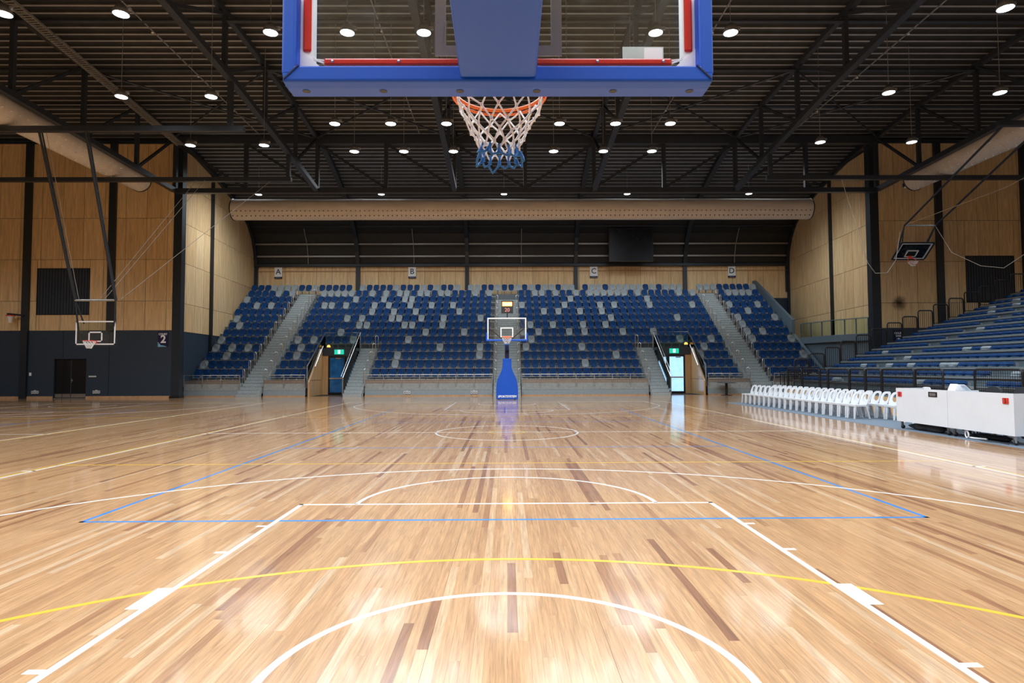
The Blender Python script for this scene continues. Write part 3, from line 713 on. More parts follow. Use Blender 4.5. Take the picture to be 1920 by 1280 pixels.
def hoop_unit(label, loc, rotz, near):
    t = thing('basketball_stand', label, 'basketball hoop', loc, rotz, group='portable basketball stands')
    rim_parts(t, (0, 0, 3.05), 'rim_orange', 3 if near else 8)
    board_parts(t)
    # red trims and white corner rods on the back of the pane
    if near:
        tr = [MB().box(-.79, .79, .425, .447, 2.972, 3.004), MB().box(-.885, -.848, .425, .447, 3.035, 3.9), MB().box(.848, .885, .425, .447, 3.035, 3.9), MB().box(-.79, .79, .425, .447, 3.885, 3.915)]
        for m_ in tr:
            o = m_.build('red_trim', 'trim_red', t)
            mod = o.modifiers.new('b', 'BEVEL'); mod.width = 0.008; mod.segments = 2
        for s in (-1, 1):
            g = MB().prism([(s*.90, 2.96), (s*.80, 2.96), (s*.90, 3.05)], 'y', .436, .442); g.build('corner_gusset', 'frame_white', t)
            for dr in (0.0, 0.014):
                MB().tube([(s*(.862-dr), .43, 3.05), (s*(.855-dr), .43, 3.015), (s*(.835-dr*.7), .43, 3.003), (s*.785, .43, 2.984+dr)], .004, 6).build('corner_rod', 'frame_white', t)
        sc = MB()
        for x in (-.75, -.45, .45, .75): sc.lathe([(.001, .004), (.006, .003), (.007, 0)], (x, 0, 0), 8)
        scm = sc.mesh('screw', 'stainless'); so = link('screw', scm, t, (0, .449, 2.988)); so.rotation_euler = (R_(-90), 0, 0)
        MB().box(-.765, -.575, .389, .391, 2.99, 3.085).build('sticker', 'sticker', t)
        MB().box(-.76, -.675, .391, .392, 2.994, 3.08).build('sticker_half', 'sign_white', t)
    # blue padding along the bottom and up both sides
    pz = 3.29 if near else 3.25
    def padp(x0, x1, prof):
        m_ = MB().prism(prof, 'x', x0, x1); return m_
    bot = [(0.335, 2.895), (0.355, 2.865), (0.445, 2.865), (0.492, 2.872), (0.497, 2.88), (0.497, 2.941), (0.487, 2.945), (0.436, 2.945), (0.436, 2.905), (0.368, 2.905), (0.368, 2.945), (0.345, 2.95)]
    o = padp(-.955, .955, bot).build('bottom_pad', 'pad_blue', t)
    m_ = o.modifiers.new('b', 'BEVEL'); m_.width = 0.006; m_.segments = 2
    for s in (-1, 1):
        a, b = sorted((s*.897, s*.962)); 
        o = MB().box(a, b, .34, .498, 2.90, pz).build('side_pad', 'pad_blue', t); m_ = o.modifiers.new('b', 'BEVEL'); m_.width = 0.014; m_.segments = 3
        MB().beam((s*.885, .4985, 2.945), (s*.95, .4985, 2.882), .006, .006).build('pad_seam', 'navy_pad', o)
    dots = MB().disc((0, 0, 0), .018, 12, flip=True).mesh('fastener', 'sign_ink')
    for i in range(6): link('fastener', dots, t, (-.875+.35*i, .415, 2.8635))
    # arm and post
    if near:
        arm = MB().prism([(.498, 2.885), (1.30, 2.965), (1.30, 3.32), (.498, 3.32)], 'x', -.17, .17)
        o = arm.build('arm_pad', 'pad_blue', t); m_ = o.modifiers.new('b', 'BEVEL'); m_.width = 0.012; m_.segments = 2
        MB().beam((0, 1.30, 3.14), (0, 4.35, 3.14), .24, .24).build('arm', 'navy_pad', t)
        MB().beam((0, 4.3, 1.9), (0, 4.3, 3.25), .24, .28).build('post', 'navy_pad', t)
    else:
        MB().beam((0, .44, 2.93), (0, 4.05, 2.55), .20, .16).build('arm', 'navy_pad', t)
        MB().beam((0, 4.05, 1.7), (0, 4.05, 2.62), .22, .24).build('post', 'navy_pad', t)
        MB().beam((-.80, .44, 3.45), (-.12, .95, 2.90), .03, .03).build('brace', 'black_metal', t)
        MB().beam((.80, .44, 3.45), (.12, .95, 2.90), .03, .03).build('brace', 'black_metal', t)
    # bottle-shaped padded base front and trolley
    prof = [(.565, .02), (.565, .45), (.545, .80), (.505, 1.02), (.40, 1.25), (.30, 1.45), (.235, 1.68), (.225, 1.95), (.225, 2.12)]
    poly = [(-x, z) for x, z in prof] + [(x, z) for x, z in prof[::-1]]
    bp = MB().prism(poly, 'y', 3.74, 4.02).build('base_pad', 'pad_blue', t); m_ = bp.modifiers.new('b', 'BEVEL'); m_.width = 0.02; m_.segments = 2; m_.limit_method = 'ANGLE'; m_.angle_limit = R_(50)
    lettering('SPORTSYSTEM', 0.155, 'frame_white', bp, (0, 3.738, 0.16), bold=0.006, shear=0.25, sx=0.96)
    MB().box(-.5, .5, 4.04, 5.6, .12, .55).build('trolley', 'navy_pad', t)
    wh = MB().tube([(-.035, 0, 0), (.035, 0, 0)], .075, 12).mesh('wheel', 'black_plastic')
    for x in (-.42, .42):
        for y in (4.2, 5.4): link('wheel', wh, t, (x, y, .075))
    return t
hoop_unit('near portable basketball hoop with blue padded backboard seen from behind', (-0.022, 0, 0), math.pi, True)
hoop_unit('far portable basketball hoop on a blue bottle-shaped base before the grandstand', (0.0, 24.9, 0), 0, False)
# shot clock on the far hoop
o = thing('shot_clock', 'glowing orange shot clock on a thin pole above the far backboard', 'shot clock', (0.02, 25.45, 3.95))
MB().tube([(0, 0, -.05), (0, 0, .24)], .022, 8).build('pole', 'black_metal', o)
MB().box(-.275, .275, -.06, .08, .22, .80).build('case', 'black_plastic', o)
MB().box(-.225, .225, -.066, -.058, .55, .745).build('timer_panel', 'led_orange', o)
lettering('20:00', 0.19, 'led_glyph', o, (0, -.067, .645), bold=.004)
lettering('20', 0.24, 'led_dim', o, (0.0, -.062, .37), bold=.002)
# hanging hoop of the left court
def hung_hoop(label, tops, knees, board_top, bdir, bw, rmat, fold):
    """tops, knees: left and right ends of the two masts; bdir: unit vector down the board"""
    t = thing('ceiling_hoop', label, 'basketball hoop', (0, 0, 0), group='ceiling-hung basketball hoops')
    for a, b in zip(tops, knees):
        a = Vector(a); b = Vector(b)
        MB().tube([a, b], .045, 8).build('mast', 'column_steel', t)
        off = Vector((0, -.16, .10)) if fold else Vector((0, .16, 0))
        MB().tube([a+off, b+off*.5], .03, 6).build('mast_tube', 'column_steel', t)
        ln = MB()
        for k in range(1, 6):
            c = a+(b-a)*(k/6); ln.beam(c, c+off*(1-.5*k/6), .03, .03)
        ln.build('lacing', 'stainless', t)
    MB().tube(knees, .045, 8).build('crossbar', 'stainless' if fold else 'galvanised', t)
    bt = Vector(board_top); d = Vector(bdir).normalized(); nrm = Vector((1, 0, 0)).cross(d)   # towards the camera
    if nrm.y > 0: nrm = -nrm
    H = 1.0; hw = bw/2
    def quad(name, mat, s0, s1, x0, x1, off, th, par=t):
        p = []
        for k in (off, off+th):
            for x, s in ((x0, s0), (x1, s0), (x1, s1), (x0, s1)): p.append(bt + Vector((x, 0, 0)) + d*s + nrm*k)
        return MB().add(p, [(0,1,2,3),(7,6,5,4),(0,4,5,1),(1,5,6,2),(2,6,7,3),(3,7,4,0)])
    quad('glass_pane', 0, 0, H, -hw, hw, 0, .012).build('glass_pane', 'board_glass', t)
    fr = [(0, .05, -hw, hw), (H-.05, H, -hw, hw), (0, H, -hw, -hw+.05), (0, H, hw-.05, hw), (H-.55, H-.50, -.29, .29), (H-.17, H-.12, -.29, .29), (H-.55, H-.12, -.29, -.24), (H-.55, H-.12, .24, .29)]
    for k, f_ in enumerate(fr):
        quad('', 0, f_[0], f_[1], f_[2], f_[3], .012, .012).build('border_line' if k < 4 else 'shooter_square', 'frame_white', t)
    if fold:
        for f_ in ((-.06, 0, -hw-.06, hw+.06), (H, H+.09, -hw-.06, hw+.06), (0, H, -hw-.08, -hw), (0, H, hw, hw+.10)): quad('', 0, f_[0], f_[1], f_[2], f_[3], -.03, .06).build('board_pad', 'black_plastic', t)
    else:
        quad('', 0, H-.02, H+.07, -hw-.05, hw+.05, -.03, .05).build('board_pad', 'column_steel', t)
        for s in (-1, 1):
            a, b = sorted((s*hw, s*(hw+.05))); quad('', 0, H-.30, H, a, b, -.03, .05).build('board_pad', 'column_steel', t)
    for s, kn in zip((-1, 1), knees):
        MB().tube([kn, bt + Vector((s*hw*.86, 0, 0)) + d*(H*.8) - nrm*.08], .035, 8).build('hanger_tube', 'column_steel', t)
        MB().tube([Vector(kn)+Vector((0, .02, 0)), bt + Vector((s*hw*.80, 0, 0)) + d*.1 - nrm*.25], .028, 8).build('hanger_tube', 'column_steel', t)
    # ring and net
    c = bt + d*(H-.15) + nrm*.39
    e = thing_rim(t, c, d, nrm, rmat, fold)
    return t
def thing_rim(t, c, d, nrm, rmat, fold):
    # local frame: +z = -d (up the board), -y = nrm
    x = Vector((1, 0, 0)); z = -d; y = -nrm
    rot = Matrix((x, y, z)).transposed()
    ring = MB().tube([rot @ Vector((math.cos(2*math.pi*j/28)*.235, math.sin(2*math.pi*j/28)*.235, 0)) + c for j in range(28)], .014, 6, closed=True)
    ring.add([rot @ Vector(p) + c for p in ((-.08,.22,-.02),(.08,.22,-.02),(.08,.38,-.10),(-.08,.38,-.10),(-.08,.22,.012),(.08,.22,.012),(.08,.38,.03),(-.08,.38,.03))], [(0,3,2,1),(4,5,6,7),(0,1,5,4),(1,2,6,5),(2,3,7,6),(3,0,4,7)])
    ring.build('rim', rmat, t)
    wm, _ = net_meshes(5 if fold else 6, 0.007)
    if fold: wm.v = [tuple(Vector((v[0], v[1], v[2]*0.75)) + Vector(c)) for v in wm.v]
    else: wm.v = [tuple(Vector(v) + Vector(c)) for v in wm.v]
    wm.build('net', 'net_white', t)
hung_hoop('basketball hoop hanging from roof masts before the slate wall at left', [(-18.15, 20.5, 10.9), (-16.35, 20.5, 10.9)], [(-18.08, 22.65, 4.52), (-16.40, 22.65, 4.52)], (-17.28, 22.8, 3.66), (0, 0.0, -1), 1.66, 'rim_red', False)
hung_hoop('folded-up basketball hoop on slanting masts high above the bleacher at right', [(20.0, 21.0, 11.3), (21.55, 21.0, 11.3)], [(19.98, 27.3, 8.70), (21.55, 27.3, 8.70)], (20.62, 27.3, 7.80), (0, .75, -.62), 1.55, 'rim_red', True)
# ropes of the hanging hoops
for pts, lb in (([(-16.25, 22.75, 4.56), (-11.6, 26.85, 10.86)], 'long taut cable from the left hanging hoop up to the tie beam'),
                ([(-17.9, 22.62, 4.56), (-17.95, 20.62, 10.86)], 'thin hoist cable beside the left mast of the hanging hoop'),
                ([(-17.1, 22.7, 4.55), (-15.2, 26.8, 10.9)], 'thin pale stay cable right of the hanging hoop'),
                ([(-16.9, 22.7, 4.55), (-14.8, 26.8, 10.9)], 'second pale stay cable right of the hanging hoop')):
    MB().tube(pts, .010, 5).build('hoist_cable', 'cable_grey', label=lb, cat='cable')
for pts, lb in (([(16.6, 26.80, 10.885), (16.8, 25.8, 7.9), (17.3, 26, 6.6), (17.9, 26.4, 6.15), (18.6, 26.6, 6.2), (19.3, 27, 6.9), (19.7, 27.2, 8.4)], 'slack rope looping under the folded hoop, left loop'),
                ([(21.5, 27.2, 8.6), (21.8, 26.6, 7.2), (22.6, 25.8, 6.4), (23.2, 25.2, 6.2), (23.9, 24.8, 6.8), (24.2, 24.2, 8.6), (23.8, 23.6, 11.0)], 'slack rope looping down right of the folded hoop'),
                ([(20.1, 27.2, 8.75), (22.6, 24.2, 9.7), (25, 21.2, 11.3)], 'taut cord running up behind the folded hoop')):
    MB().tube(pts, .014, 5).build('hoist_rope', 'rope', label=lb, cat='rope')
# small wall ring on the far left column
o = thing('wall_hoop', 'small red and white folded ring unit on the far left column', 'wall ring', (-27.55, 31.6, 4.55))
MB().beam((.25, .15, .15), (-.5, -.1, .22), .08, .10).build('bracket', 'black_metal', o)
MB().tube([(-.30+.2*math.cos(j*math.pi/8), -.1+.2*math.sin(j*math.pi/8), .12) for j in range(16)], .03, 6, closed=True).build('ring', 'rim_red', o)
MB().lathe([(.19, .1), (.12, -.1), (.09, -.28)], (-.3, -.1, 0), 10).build('net', 'net_white', o)

# ================================================================ GRANDSTAND
RISE, TREAD, NROW = 0.54, 0.817, 13
Z1, Y1 = 0.78, 33.75                       # first tread: height, front edge
def row_z(n): return Z1 + RISE*(n-1)
def row_y(n): return Y1 + TREAD*(n-1)
SX0, SX1 = -19.05, 19.42
stand = thing('grandstand', 'tiered concrete grandstand with four aisles across the far end', 'grandstand', (0, 33.3, 0), kind='structure')
def sb(name, mb, mat): 
    mb.v = [(x, y-33.3, z) for x, y, z in mb.v]
    return mb.build(name, mat, stand)
VOMS = [(-11.65, -8.45), (8.45, 11.65)]
for n in range(1, NROW+1):
    iv = [(SX0, SX1)]
    if n <= 4: iv = [(SX0, -11.75), (-8.45, 8.45), (11.75, SX1)]
    y1 = row_y(n+1) if n < NROW else 45.3
    for a, b in iv:
        a2 = a - (0.06*(n)) if a == SX0 else a
        sb('tier', MB().box(a2, b, row_y(n), y1+0.02, 0 if n == 1 else row_z(n)-0.75, row_z(n)), 'shaded_tier_concrete')
# front wall: smooth lower band, concrete, steel upstand
FRONT = [(-19.05, -15.72), (-14.38, -11.90), (-8.40, -0.85), (0.85, 8.40), (11.90, 14.45), (15.82, 19.42)]
for a, b in FRONT:
    sb('front_wall', MB().box(a, b, 33.32, 33.76, 0.35, 0.78), 'concrete'); sb('front_band', MB().box(a, b, 33.30, 33.76, 0.06, 0.343), 'grey_band')
    sb('skirting', MB().box(a, b, 33.27, 33.30, 0, 0.06), 'skirting_wood'); sb('upstand', MB().box(a, b, 33.31, 33.35, 0.76, 0.96), 'kick_plate')
# aisle steps
step_cache = {}
def steps(x0, x1, last_row, name='step'):
    w_ = x1-x0
    k = 0; n_low = 4
    for i in range(n_low):
        z = Z1*(i+1)/n_low; y = Y1 - 0.29*(n_low-i-1) - 0.29
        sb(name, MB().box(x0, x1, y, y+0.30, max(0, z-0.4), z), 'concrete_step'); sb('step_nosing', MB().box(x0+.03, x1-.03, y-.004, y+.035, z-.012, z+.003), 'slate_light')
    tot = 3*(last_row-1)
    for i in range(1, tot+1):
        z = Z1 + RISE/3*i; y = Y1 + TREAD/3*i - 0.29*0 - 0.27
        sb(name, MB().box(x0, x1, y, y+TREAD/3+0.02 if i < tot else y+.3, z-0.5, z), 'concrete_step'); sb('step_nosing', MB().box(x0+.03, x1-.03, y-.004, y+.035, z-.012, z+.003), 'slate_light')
steps(-15.68, -14.42, 13); steps(14.48, 15.78, 13); steps(-0.80, 0.80, 12); steps(-9.50, -8.45, 5); steps(8.45, 9.50, 5)
# vomitories: timber-lined side wall, header, glass door, balustrades
def vomitory(s, side, pane):
    X = lambda v: s*v
    def bx(x0, x1, *r):
        a, b = sorted((X(x0), X(x1))); return MB().box(a, b, *r)
    YD = 35.7
    # lined wall
    pr = [(33.18, 0), (33.18, 0.86), (35.5, 2.86), (YD+.1, 2.90), (YD+.1, 0)]
    a, b = sorted((X(11.62), X(11.72)))
    lw = MB().prism(pr, 'x', a, b)
    o = lw.build('wall_passage_'+side, 'birch_wall', label=f'sloping timber lining of the {side} passage through the grandstand', cat='wall', kind='structure')
    a, b = sorted((X(11.612), X(11.62))); MB().box(a, b, 33.2, YD, .93, .945).build('panel_joint', 'black_metal', o)
    a, b = sorted((X(11.72), X(11.76))); MB().prism([(33.17, 0), (33.17, 0.92), (35.5, 2.93), (YD+.1, 2.95), (YD+.1, 0)], 'x', a, b).build('edge_trim', 'column_steel', o)
    a, b = sorted((X(11.25), X(11.62))); MB().box(a, b, YD-.02, YD+.1, 0, 2.44).build('door_reveal', 'birch_wall', o)
    # stair flank (dark side of the flight)
    a, b = sorted((X(9.50), X(9.56)))
    sb('stair_flank', MB().prism([(32.6, 0), (32.6, .12), (Y1, .74), (row_y(5), row_z(5)-.05), (row_y(5), 0)], 'x', a, b), 'charcoal_steel')
    # header and passage back
    sb('passage_header', bx(9.56, 11.62, YD-.05, YD+.2, 2.44, 2.93), 'charcoal_steel')
    sb('passage_lid', bx(9.5, 11.75, YD, row_y(5)+.3, 2.75, 2.93), 'charcoal_steel')
    sb('passage_return', bx(9.56, 10.12, YD, YD+.2, 0, 2.44), 'charcoal_steel')
    # glazed door
    d = thing('door_1' if side == 'left' else 'door_2', f'glazed black-framed exit door in the {side} passage of the grandstand', 'door', (X(10.70), YD, 0), kind='structure')
    hw = 0.54
    MB().box(-hw, -hw+.10, -.06, .02, 0, 2.44).box(hw-.10, hw, -.06, .02, 0, 2.44).box(-hw+.1, hw-.1, -.06, .02, 2.32, 2.44).box(-hw+.1, hw-.1, -.06, .02, 0, .14).build('door_frame', 'door_black', d)
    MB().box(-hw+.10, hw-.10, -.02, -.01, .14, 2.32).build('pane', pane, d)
    MB().box(-hw+.08, hw-.08, -.10, -.06, .98, 1.06).build('push_bar', 'stainless', d)
    MB().box(-.06, .26, -.10, -.06, 2.25, 2.31).build('door_closer', 'stainless', d)
    # side light beside the stair
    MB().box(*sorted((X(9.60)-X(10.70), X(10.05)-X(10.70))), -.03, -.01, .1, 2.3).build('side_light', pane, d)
    # exit sign
    e = thing('exit_sign', f'green exit sign with white figure above the {side} passage door', 'exit sign', (X(10.55), YD-.10, 2.68), group='exit signs')
    MB().box(-.29, .29, -.03, .03, -.15, .15).build('panel', 'exit_green', e)
    MB().box(-.075, .075, -.038, -.03, -.11, .12).build('door_pictogram', 'exit_white', e)
    fg = MB().disc((.0, -.040, .07), .022, 10, axis='y'); fg.add([(-.03,-.04,.04),(.02,-.04,.045),(.03,-.04,-.01),(-.01,-.04,-.02)], [(0,1,2,3)]); fg.add([(.0,-.04,-.01),(.03,-.04,-.01),(.045,-.04,-.09),(.025,-.04,-.09)], [(0,1,2,3)]); fg.add([(-.02,-.04,-.01),(.0,-.04,-.015),(-.03,-.04,-.085),(-.05,-.04,-.08)], [(0,1,2,3)])
    fg.build('running_figure', 'exit_green', e)
    # glass balustrades
    g = thing('glass_balustrade', f'glass balustrade with steel handrail around the {side} passage opening', 'balustrade', (X(10.6), 33.3, 0), group='passage balustrades')
    def gp(name, pts, mat='rail_glass'):
        v = [Vector((X(x)-X(10.6), y-33.3, z)) for x, y, z in pts]; nr = (v[1]-v[0]).cross(v[2]-v[0]).normalized()*.012
        MB().add(v+[p+nr for p in v], [(0,1,2,3),(7,6,5,4),(0,4,5,1),(1,5,6,2),(2,6,7,3),(3,7,4,0)]).build(name, mat, g)
    def rail(pts, r=.03):
        MB().tube([(X(x)-X(10.6), y-33.3, z) for x, y, z in pts], r, 8).build('handrail', 'stainless', g)
    gp('glass_panel', [(11.78, 33.3, .9), (11.78, 36.95, 3.0), (11.78, 36.95, 3.9), (11.78, 33.3, 1.75)])
    gp('glass_panel', [(9.56, 36.98, 2.98), (11.78, 36.98, 2.98), (11.78, 36.98, 3.9), (9.56, 36.98, 3.9)])
    gp('glass_panel', [(9.56, 32.9, .35), (9.56, 36.95, 2.98), (9.56, 36.95, 3.9), (9.56, 32.9, 1.05)])
    rail([(11.80, 33.3, 1.78), (11.86, 37.0, 3.97), (9.56, 37.0, 3.97), (9.62, 33.0, 1.08)])
    rail([(9.72, 33.0, 1.15), (9.72, 37.0, 3.95)], .022); rail([(11.55, 34.0, 1.75), (11.55, 35.6, 3.05)], .035)
    for x, y, z0, z1 in ((11.80, 33.3, .5, 1.78), (9.62, 33.0, 0.05, 1.08), (9.56, 37, 2.9, 3.97)): rail([(x, y, z0), (x, y, z1)], .04)
vomitory(-1, 'left', 'pane_blue'); vomitory(1, 'right', 'pane_daylight')
for x, y, z, lb in ((-11.5, 36.6, 3.0, 'small orange beacon on the rim of the left passage'), (11.6, 36.6, 3.10, 'small orange beacon on the rim of the right passage')):
    o = thing('beacon', lb, 'light', (x, y, z)); MB().lathe([(.10, 0), (.12, .03), (.10, .12), (.04, .16), (.001, .165)], n=10).build('lens', 'beacon_orange', o); MB().lathe([(.13, -.03), (.13, .01), (.001, .01)], n=10).build('base', 'black_plastic', o)
# right-hand end: sloping slate balustrade and corner balcony
MB().prism([(33.75, .78), (38.6, 3.9), (38.6, 4.85), (44.9, 8.45), (45.25, 8.45), (45.25, 6.5), (38.6, 2.2), (33.75, 0)], 'x', 19.46, 19.66).build('wall_stair_right', 'slate_light', label='sloping slate-coloured balustrade wall at the right end of the seats', cat='wall', kind='structure')
bal = thing('balcony', 'corner balcony with slate fascia and glass balustrade right of the seats', 'balcony', (20.5, 35, 0), kind='structure')
P3 = [(19.70, 37.9), (20.15, 34.6), (21.1, 32.55)]
def bb(name, mb, mat):
    mb.v = [(x-20.5, y-35, z) for x, y, z in mb.v]; return mb.build(name, mat, bal)
bb('deck', MB().prism([(a, b) for a, b in P3] + [(21.55, 32.55), (21.9, 38.0)], 'z', 3.25, 3.45), 'concrete')
for (xa, ya), (xb, yb) in zip(P3, P3[1:]):
    bb('fascia', MB().beam((xa, ya, 3.38), (xb, yb, 3.38), .08, .42), 'slate_light')
    bb('glass_panel', MB().beam((xa, ya, 4.08), (xb, yb, 4.08), .015, .95), 'rail_glass')
    bb('handrail', MB().tube([(xa, ya, 4.5), (xb, yb, 4.5)], .025, 8), 'slate_light')
    L = Vector((xb-xa, yb-ya)).length
    for k in range(4):
        c = k/3; bb('post', MB().beam((xa+(xb-xa)*c, ya+(yb-ya)*c, 3.5), (xa+(xb-xa)*c, ya+(yb-ya)*c, 4.5), .05, .05), 'slate_light')
bb('under_wall', MB().prism([(19.75, 38), (20.35, 34.7), (21.2, 32.7), (21.4, 32.9), (20.6, 34.9), (20.0, 38)], 'z', 0, 3.25), 'slate_light')

# ---------------------------------------------------------------- seats
def sel(hw, z0, z1, n=18, p=3.2, taper=0.88):
    """rounded shield outline, narrower at the bottom"""
    pts = []; zc, hz = (z0+z1)/2, (z1-z0)/2
    for j in range(n):
        t = 2*math.pi*j/n; c, s = math.cos(t), math.sin(t)
        x = hw*math.copysign(abs(c)**(2/p), c); z = zc + hz*math.copysign(abs(s)**(2/p), s)
        k = (z-z0)/(z1-z0); pts.append((x*(taper+(1-taper)*k), z))
    return pts
def shell(pts, y0, y1, lean, bow, z0):
    n = len(pts); v = []
    for yy in (y0, y1):
        for x, z in pts: v.append((x, yy + lean*(z-z0) - bow*(x*x), z))
    cx = sum(p[0] for p in pts)/n; cz = sum(p[1] for p in pts)/n
    for yy, dd in ((y0, .03), (y1, .02)): v.append((cx, yy+dd+lean*(cz-z0), cz))
    f = []
    for i in range(n):
        j = (i+1) % n; f += [(i, j, j+n, i+n), (2*n, j, i), (2*n+1, i+n, j+n)]
    return v, f
def seat_builders():
    b = MB(); v, f = shell(sel(.224, .43, .855), .0, .045, .22, -.9, .42); b.add(v, f, 0, False)
    p = MB(); v, f = shell(sel(.204, .36, .75, taper=.92), -.105, -.045, .16, -.4, .35); p.add(v, f, 0, False)
    k = MB().box(-.225, -.195, -.10, .06, .36, .47).box(.195, .225, -.10, .06, .36, .47).box(-.03, .03, -.04, .16, .30, .40).beam((0, .10, .34), (0, .24, .02), .06, .05)
    return b, p, k
bB, bP, bK = seat_builders()
SM = {}
for c in ('blue', 'grey'):
    SM[c] = (bB.mesh('backrest', 'seat_'+c), bP.mesh('seat_pan', 'seat_'+c), bK.mesh('bracket', 'seat_bracket'))
BLK = [('far left block', -19.0, -15.85), ('left block', -14.30, -0.85), ('right block', 0.85, 14.35), ('far right block', 15.90, 19.35)]
LOW = [('far left block', -19.0, -15.85), ('left passage block', -14.30, -11.85), ('centre left block', -8.38, -0.85), ('centre right block', 0.85, 8.38), ('right passage block', 11.85, 14.35), ('far right block', 15.90, 19.35)]
srng = random.Random(21); indiv = 0
rest = MB(); RI = {'blue': 0, 'grey': 1, 'bracket': 2}
RAIL_X = [-11.73, -3.13, 5.45, 14.1]
for n in range(1, NROW+1):
    blocks = LOW if n <= 4 else BLK
    if n == NROW: blocks = [('top row', -19.0, 19.35)]
    prob = 0.0 if n == 1 else 0.10+0.009*n + (0.18 if n >= 12 else 0)
    for bn, x0, x1 in blocks:
        if x0 == -19.0: x0 -= 0.055*n
        cnt = int((x1-x0+0.03)/0.52); off = (x1-x0-cnt*0.52)/2
        prevg = False
        for i in range(cnt):
            x = x0 + off + 0.52*(i+.5)
            if n == NROW and min(abs(x-r) for r in RAIL_X) < .33: continue
            g = srng.random() < (prob*(0.45 if (prevg and n < 12) else 1.15)); prevg = g
            c = 'grey' if g else 'blue'
            loc = (x, row_y(n)+0.56, row_z(n)-0.01)
            if indiv < 300:
                o = thing('stadium_seat', f'{c} tip-up seat, {ORD[i]} from left in row {["one","two","three","four","five","six","seven"][n-1]} of the {bn}', 'seat', loc, group='grandstand seats')
                for nm, me in zip(('backrest', 'seat_pan', 'bracket'), SM[c]): link(nm, me, o)
                indiv += 1
            else:
                for mb, tgt in ((bB, c), (bP, c), (bK, 'bracket')): rest.add([(vx+loc[0], vy+loc[1], vz+loc[2]) for vx, vy, vz in mb.v], mb.f, RI[tgt])
        sb('seat_beam', MB().box(x0, x1, row_y(n)+.50, row_y(n)+.56, row_z(n)+.30, row_z(n)+.355), 'seat_bracket')
rest.build('stadium_seating', ['seat_blue', 'seat_grey', 'seat_bracket'], label='blue and grey tip-up seats filling the upper rows of the grandstand', cat='seats', kind='stuff')
# ---------------------------------------------------------------- stand railings
SECN = ['far left', 'left passage', 'centre left', 'centre right', 'right passage', 'far right']
pm = MB().box(-.02, .02, -.03, .01, .58, 1.27).mesh('post', 'galvanised')
for (a, b), nm in zip(FRONT, SECN):
    t = thing('front_railing', f'low steel front railing of the grandstand, {nm} section', 'railing', ((a+b)/2, 33.27, 0), group='front railings')
    h = (b-a)/2
    MB().tube([(-h, 0, 1.26), (h, 0, 1.26)], .022, 8).build('rail', 'stainless', t); MB().tube([(-h, 0, .99), (h, 0, .99)], .012, 6).build('rail', 'stainless', t)
    n = max(2, round((b-a)/1.1))
    for i in range(n+1): link('post', pm, t, (-h+.03+(b-a-.06)*i/n, 0, 0))
hm = {}
def hoop_mesh(s):
    pts = [(0, 0, 0), (0, 0, .72), (s*.02, -.03, .80), (s*.08, -.06, .84), (s*.14, -.10, .80), (s*.16, -.12, .72), (s*.16, -.12, -.10)]
    mb = MB().tube(pts, .021, 7); me = mb.mesh('handrail_hoop', 'stainless'); return me
hm = {1: hoop_mesh(1), -1: hoop_mesh(-1)}
bar = MB().tube([(0, 0, .35), (.16, -.12, .35)], .012, 5).mesh('cross_bar', 'stainless')
for nm, x, s, r0, r1 in (('left side of the far left aisle', -15.82, 1, 1, 12), ('right side of the far left aisle', -14.36, -1, 1, 12), ('left side of the far right aisle', 14.42, 1, 1, 12), ('right side of the far right aisle', 15.86, -1, 1, 12),
                     ('centre side of the left passage stair', -8.42, -1, 1, 5), ('centre side of the right passage stair', 8.42, 1, 1, 5), ('left side of the centre aisle', -0.83, 1, 1, 11), ('right side of the centre aisle', 0.83, -1, 1, 11)):
    for n in range(r0, r1+1):
        o = link('handrail_hoop', hm[s], None, (x, row_y(n)+.12, row_z(n)), label=f'steel handrail hoop at row {["one","two","three","four","five","six","seven","eight","nine","ten","eleven","twelve"][n-1]}, {nm}', cat='handrail', group='aisle handrails')

# ================================================================ FOLDING BLEACHER (right)
BX0, BZ0, BR, BT, NB = 15.26, 0.93, 0.326, 0.84, 16
BYF, BYN = 29.6, 8.0
bl = thing('folding_bleacher', 'steel-grey folding bleacher rising to the right of the main court', 'bleacher', (15, 19, 0), kind='structure')
def lb_(name, mb, mat, kind=None):
    mb.v = [(x-15, y-19, z) for x, y, z in mb.v]; return mb.build(name, mat, bl, kind=kind)
lb_('walkway', MB().box(14.85, BX0, BYN, BYF, .42, .50), 'bleacher_deck')
for k in range(int((BYF-BYN)/2.4)+1):
    y0 = BYN+2.4*k; lb_('kick_board', MB().box(14.84, 14.87, y0+.01, min(y0+2.39, BYF), .0, .44), 'osb')
for k in range(NB):
    x = BX0+BT*k; z = BZ0+BR*k
    lb_('deck', MB().box(x, x+BT+.05, BYN, BYF, z-.06, z), 'bleacher_deck'); lb_('riser', MB().box(x+.04, x+.06, BYN, BYF, z-BR+.0, z-.06), 'bleacher_deck')
    lb_('nosing', MB().box(x-.03, x+.05, BYN, BYF, z-.07, z+.012), 'bleacher_nose')
lb_('side_skin', MB().prism([(BX0, 0), (BX0, BZ0-.1)] + [(BX0+BT*NB, BZ0+BR*NB-.2), (BX0+BT*NB, 0)], 'y', BYF-.04, BYF-.01), 'slate_paint')
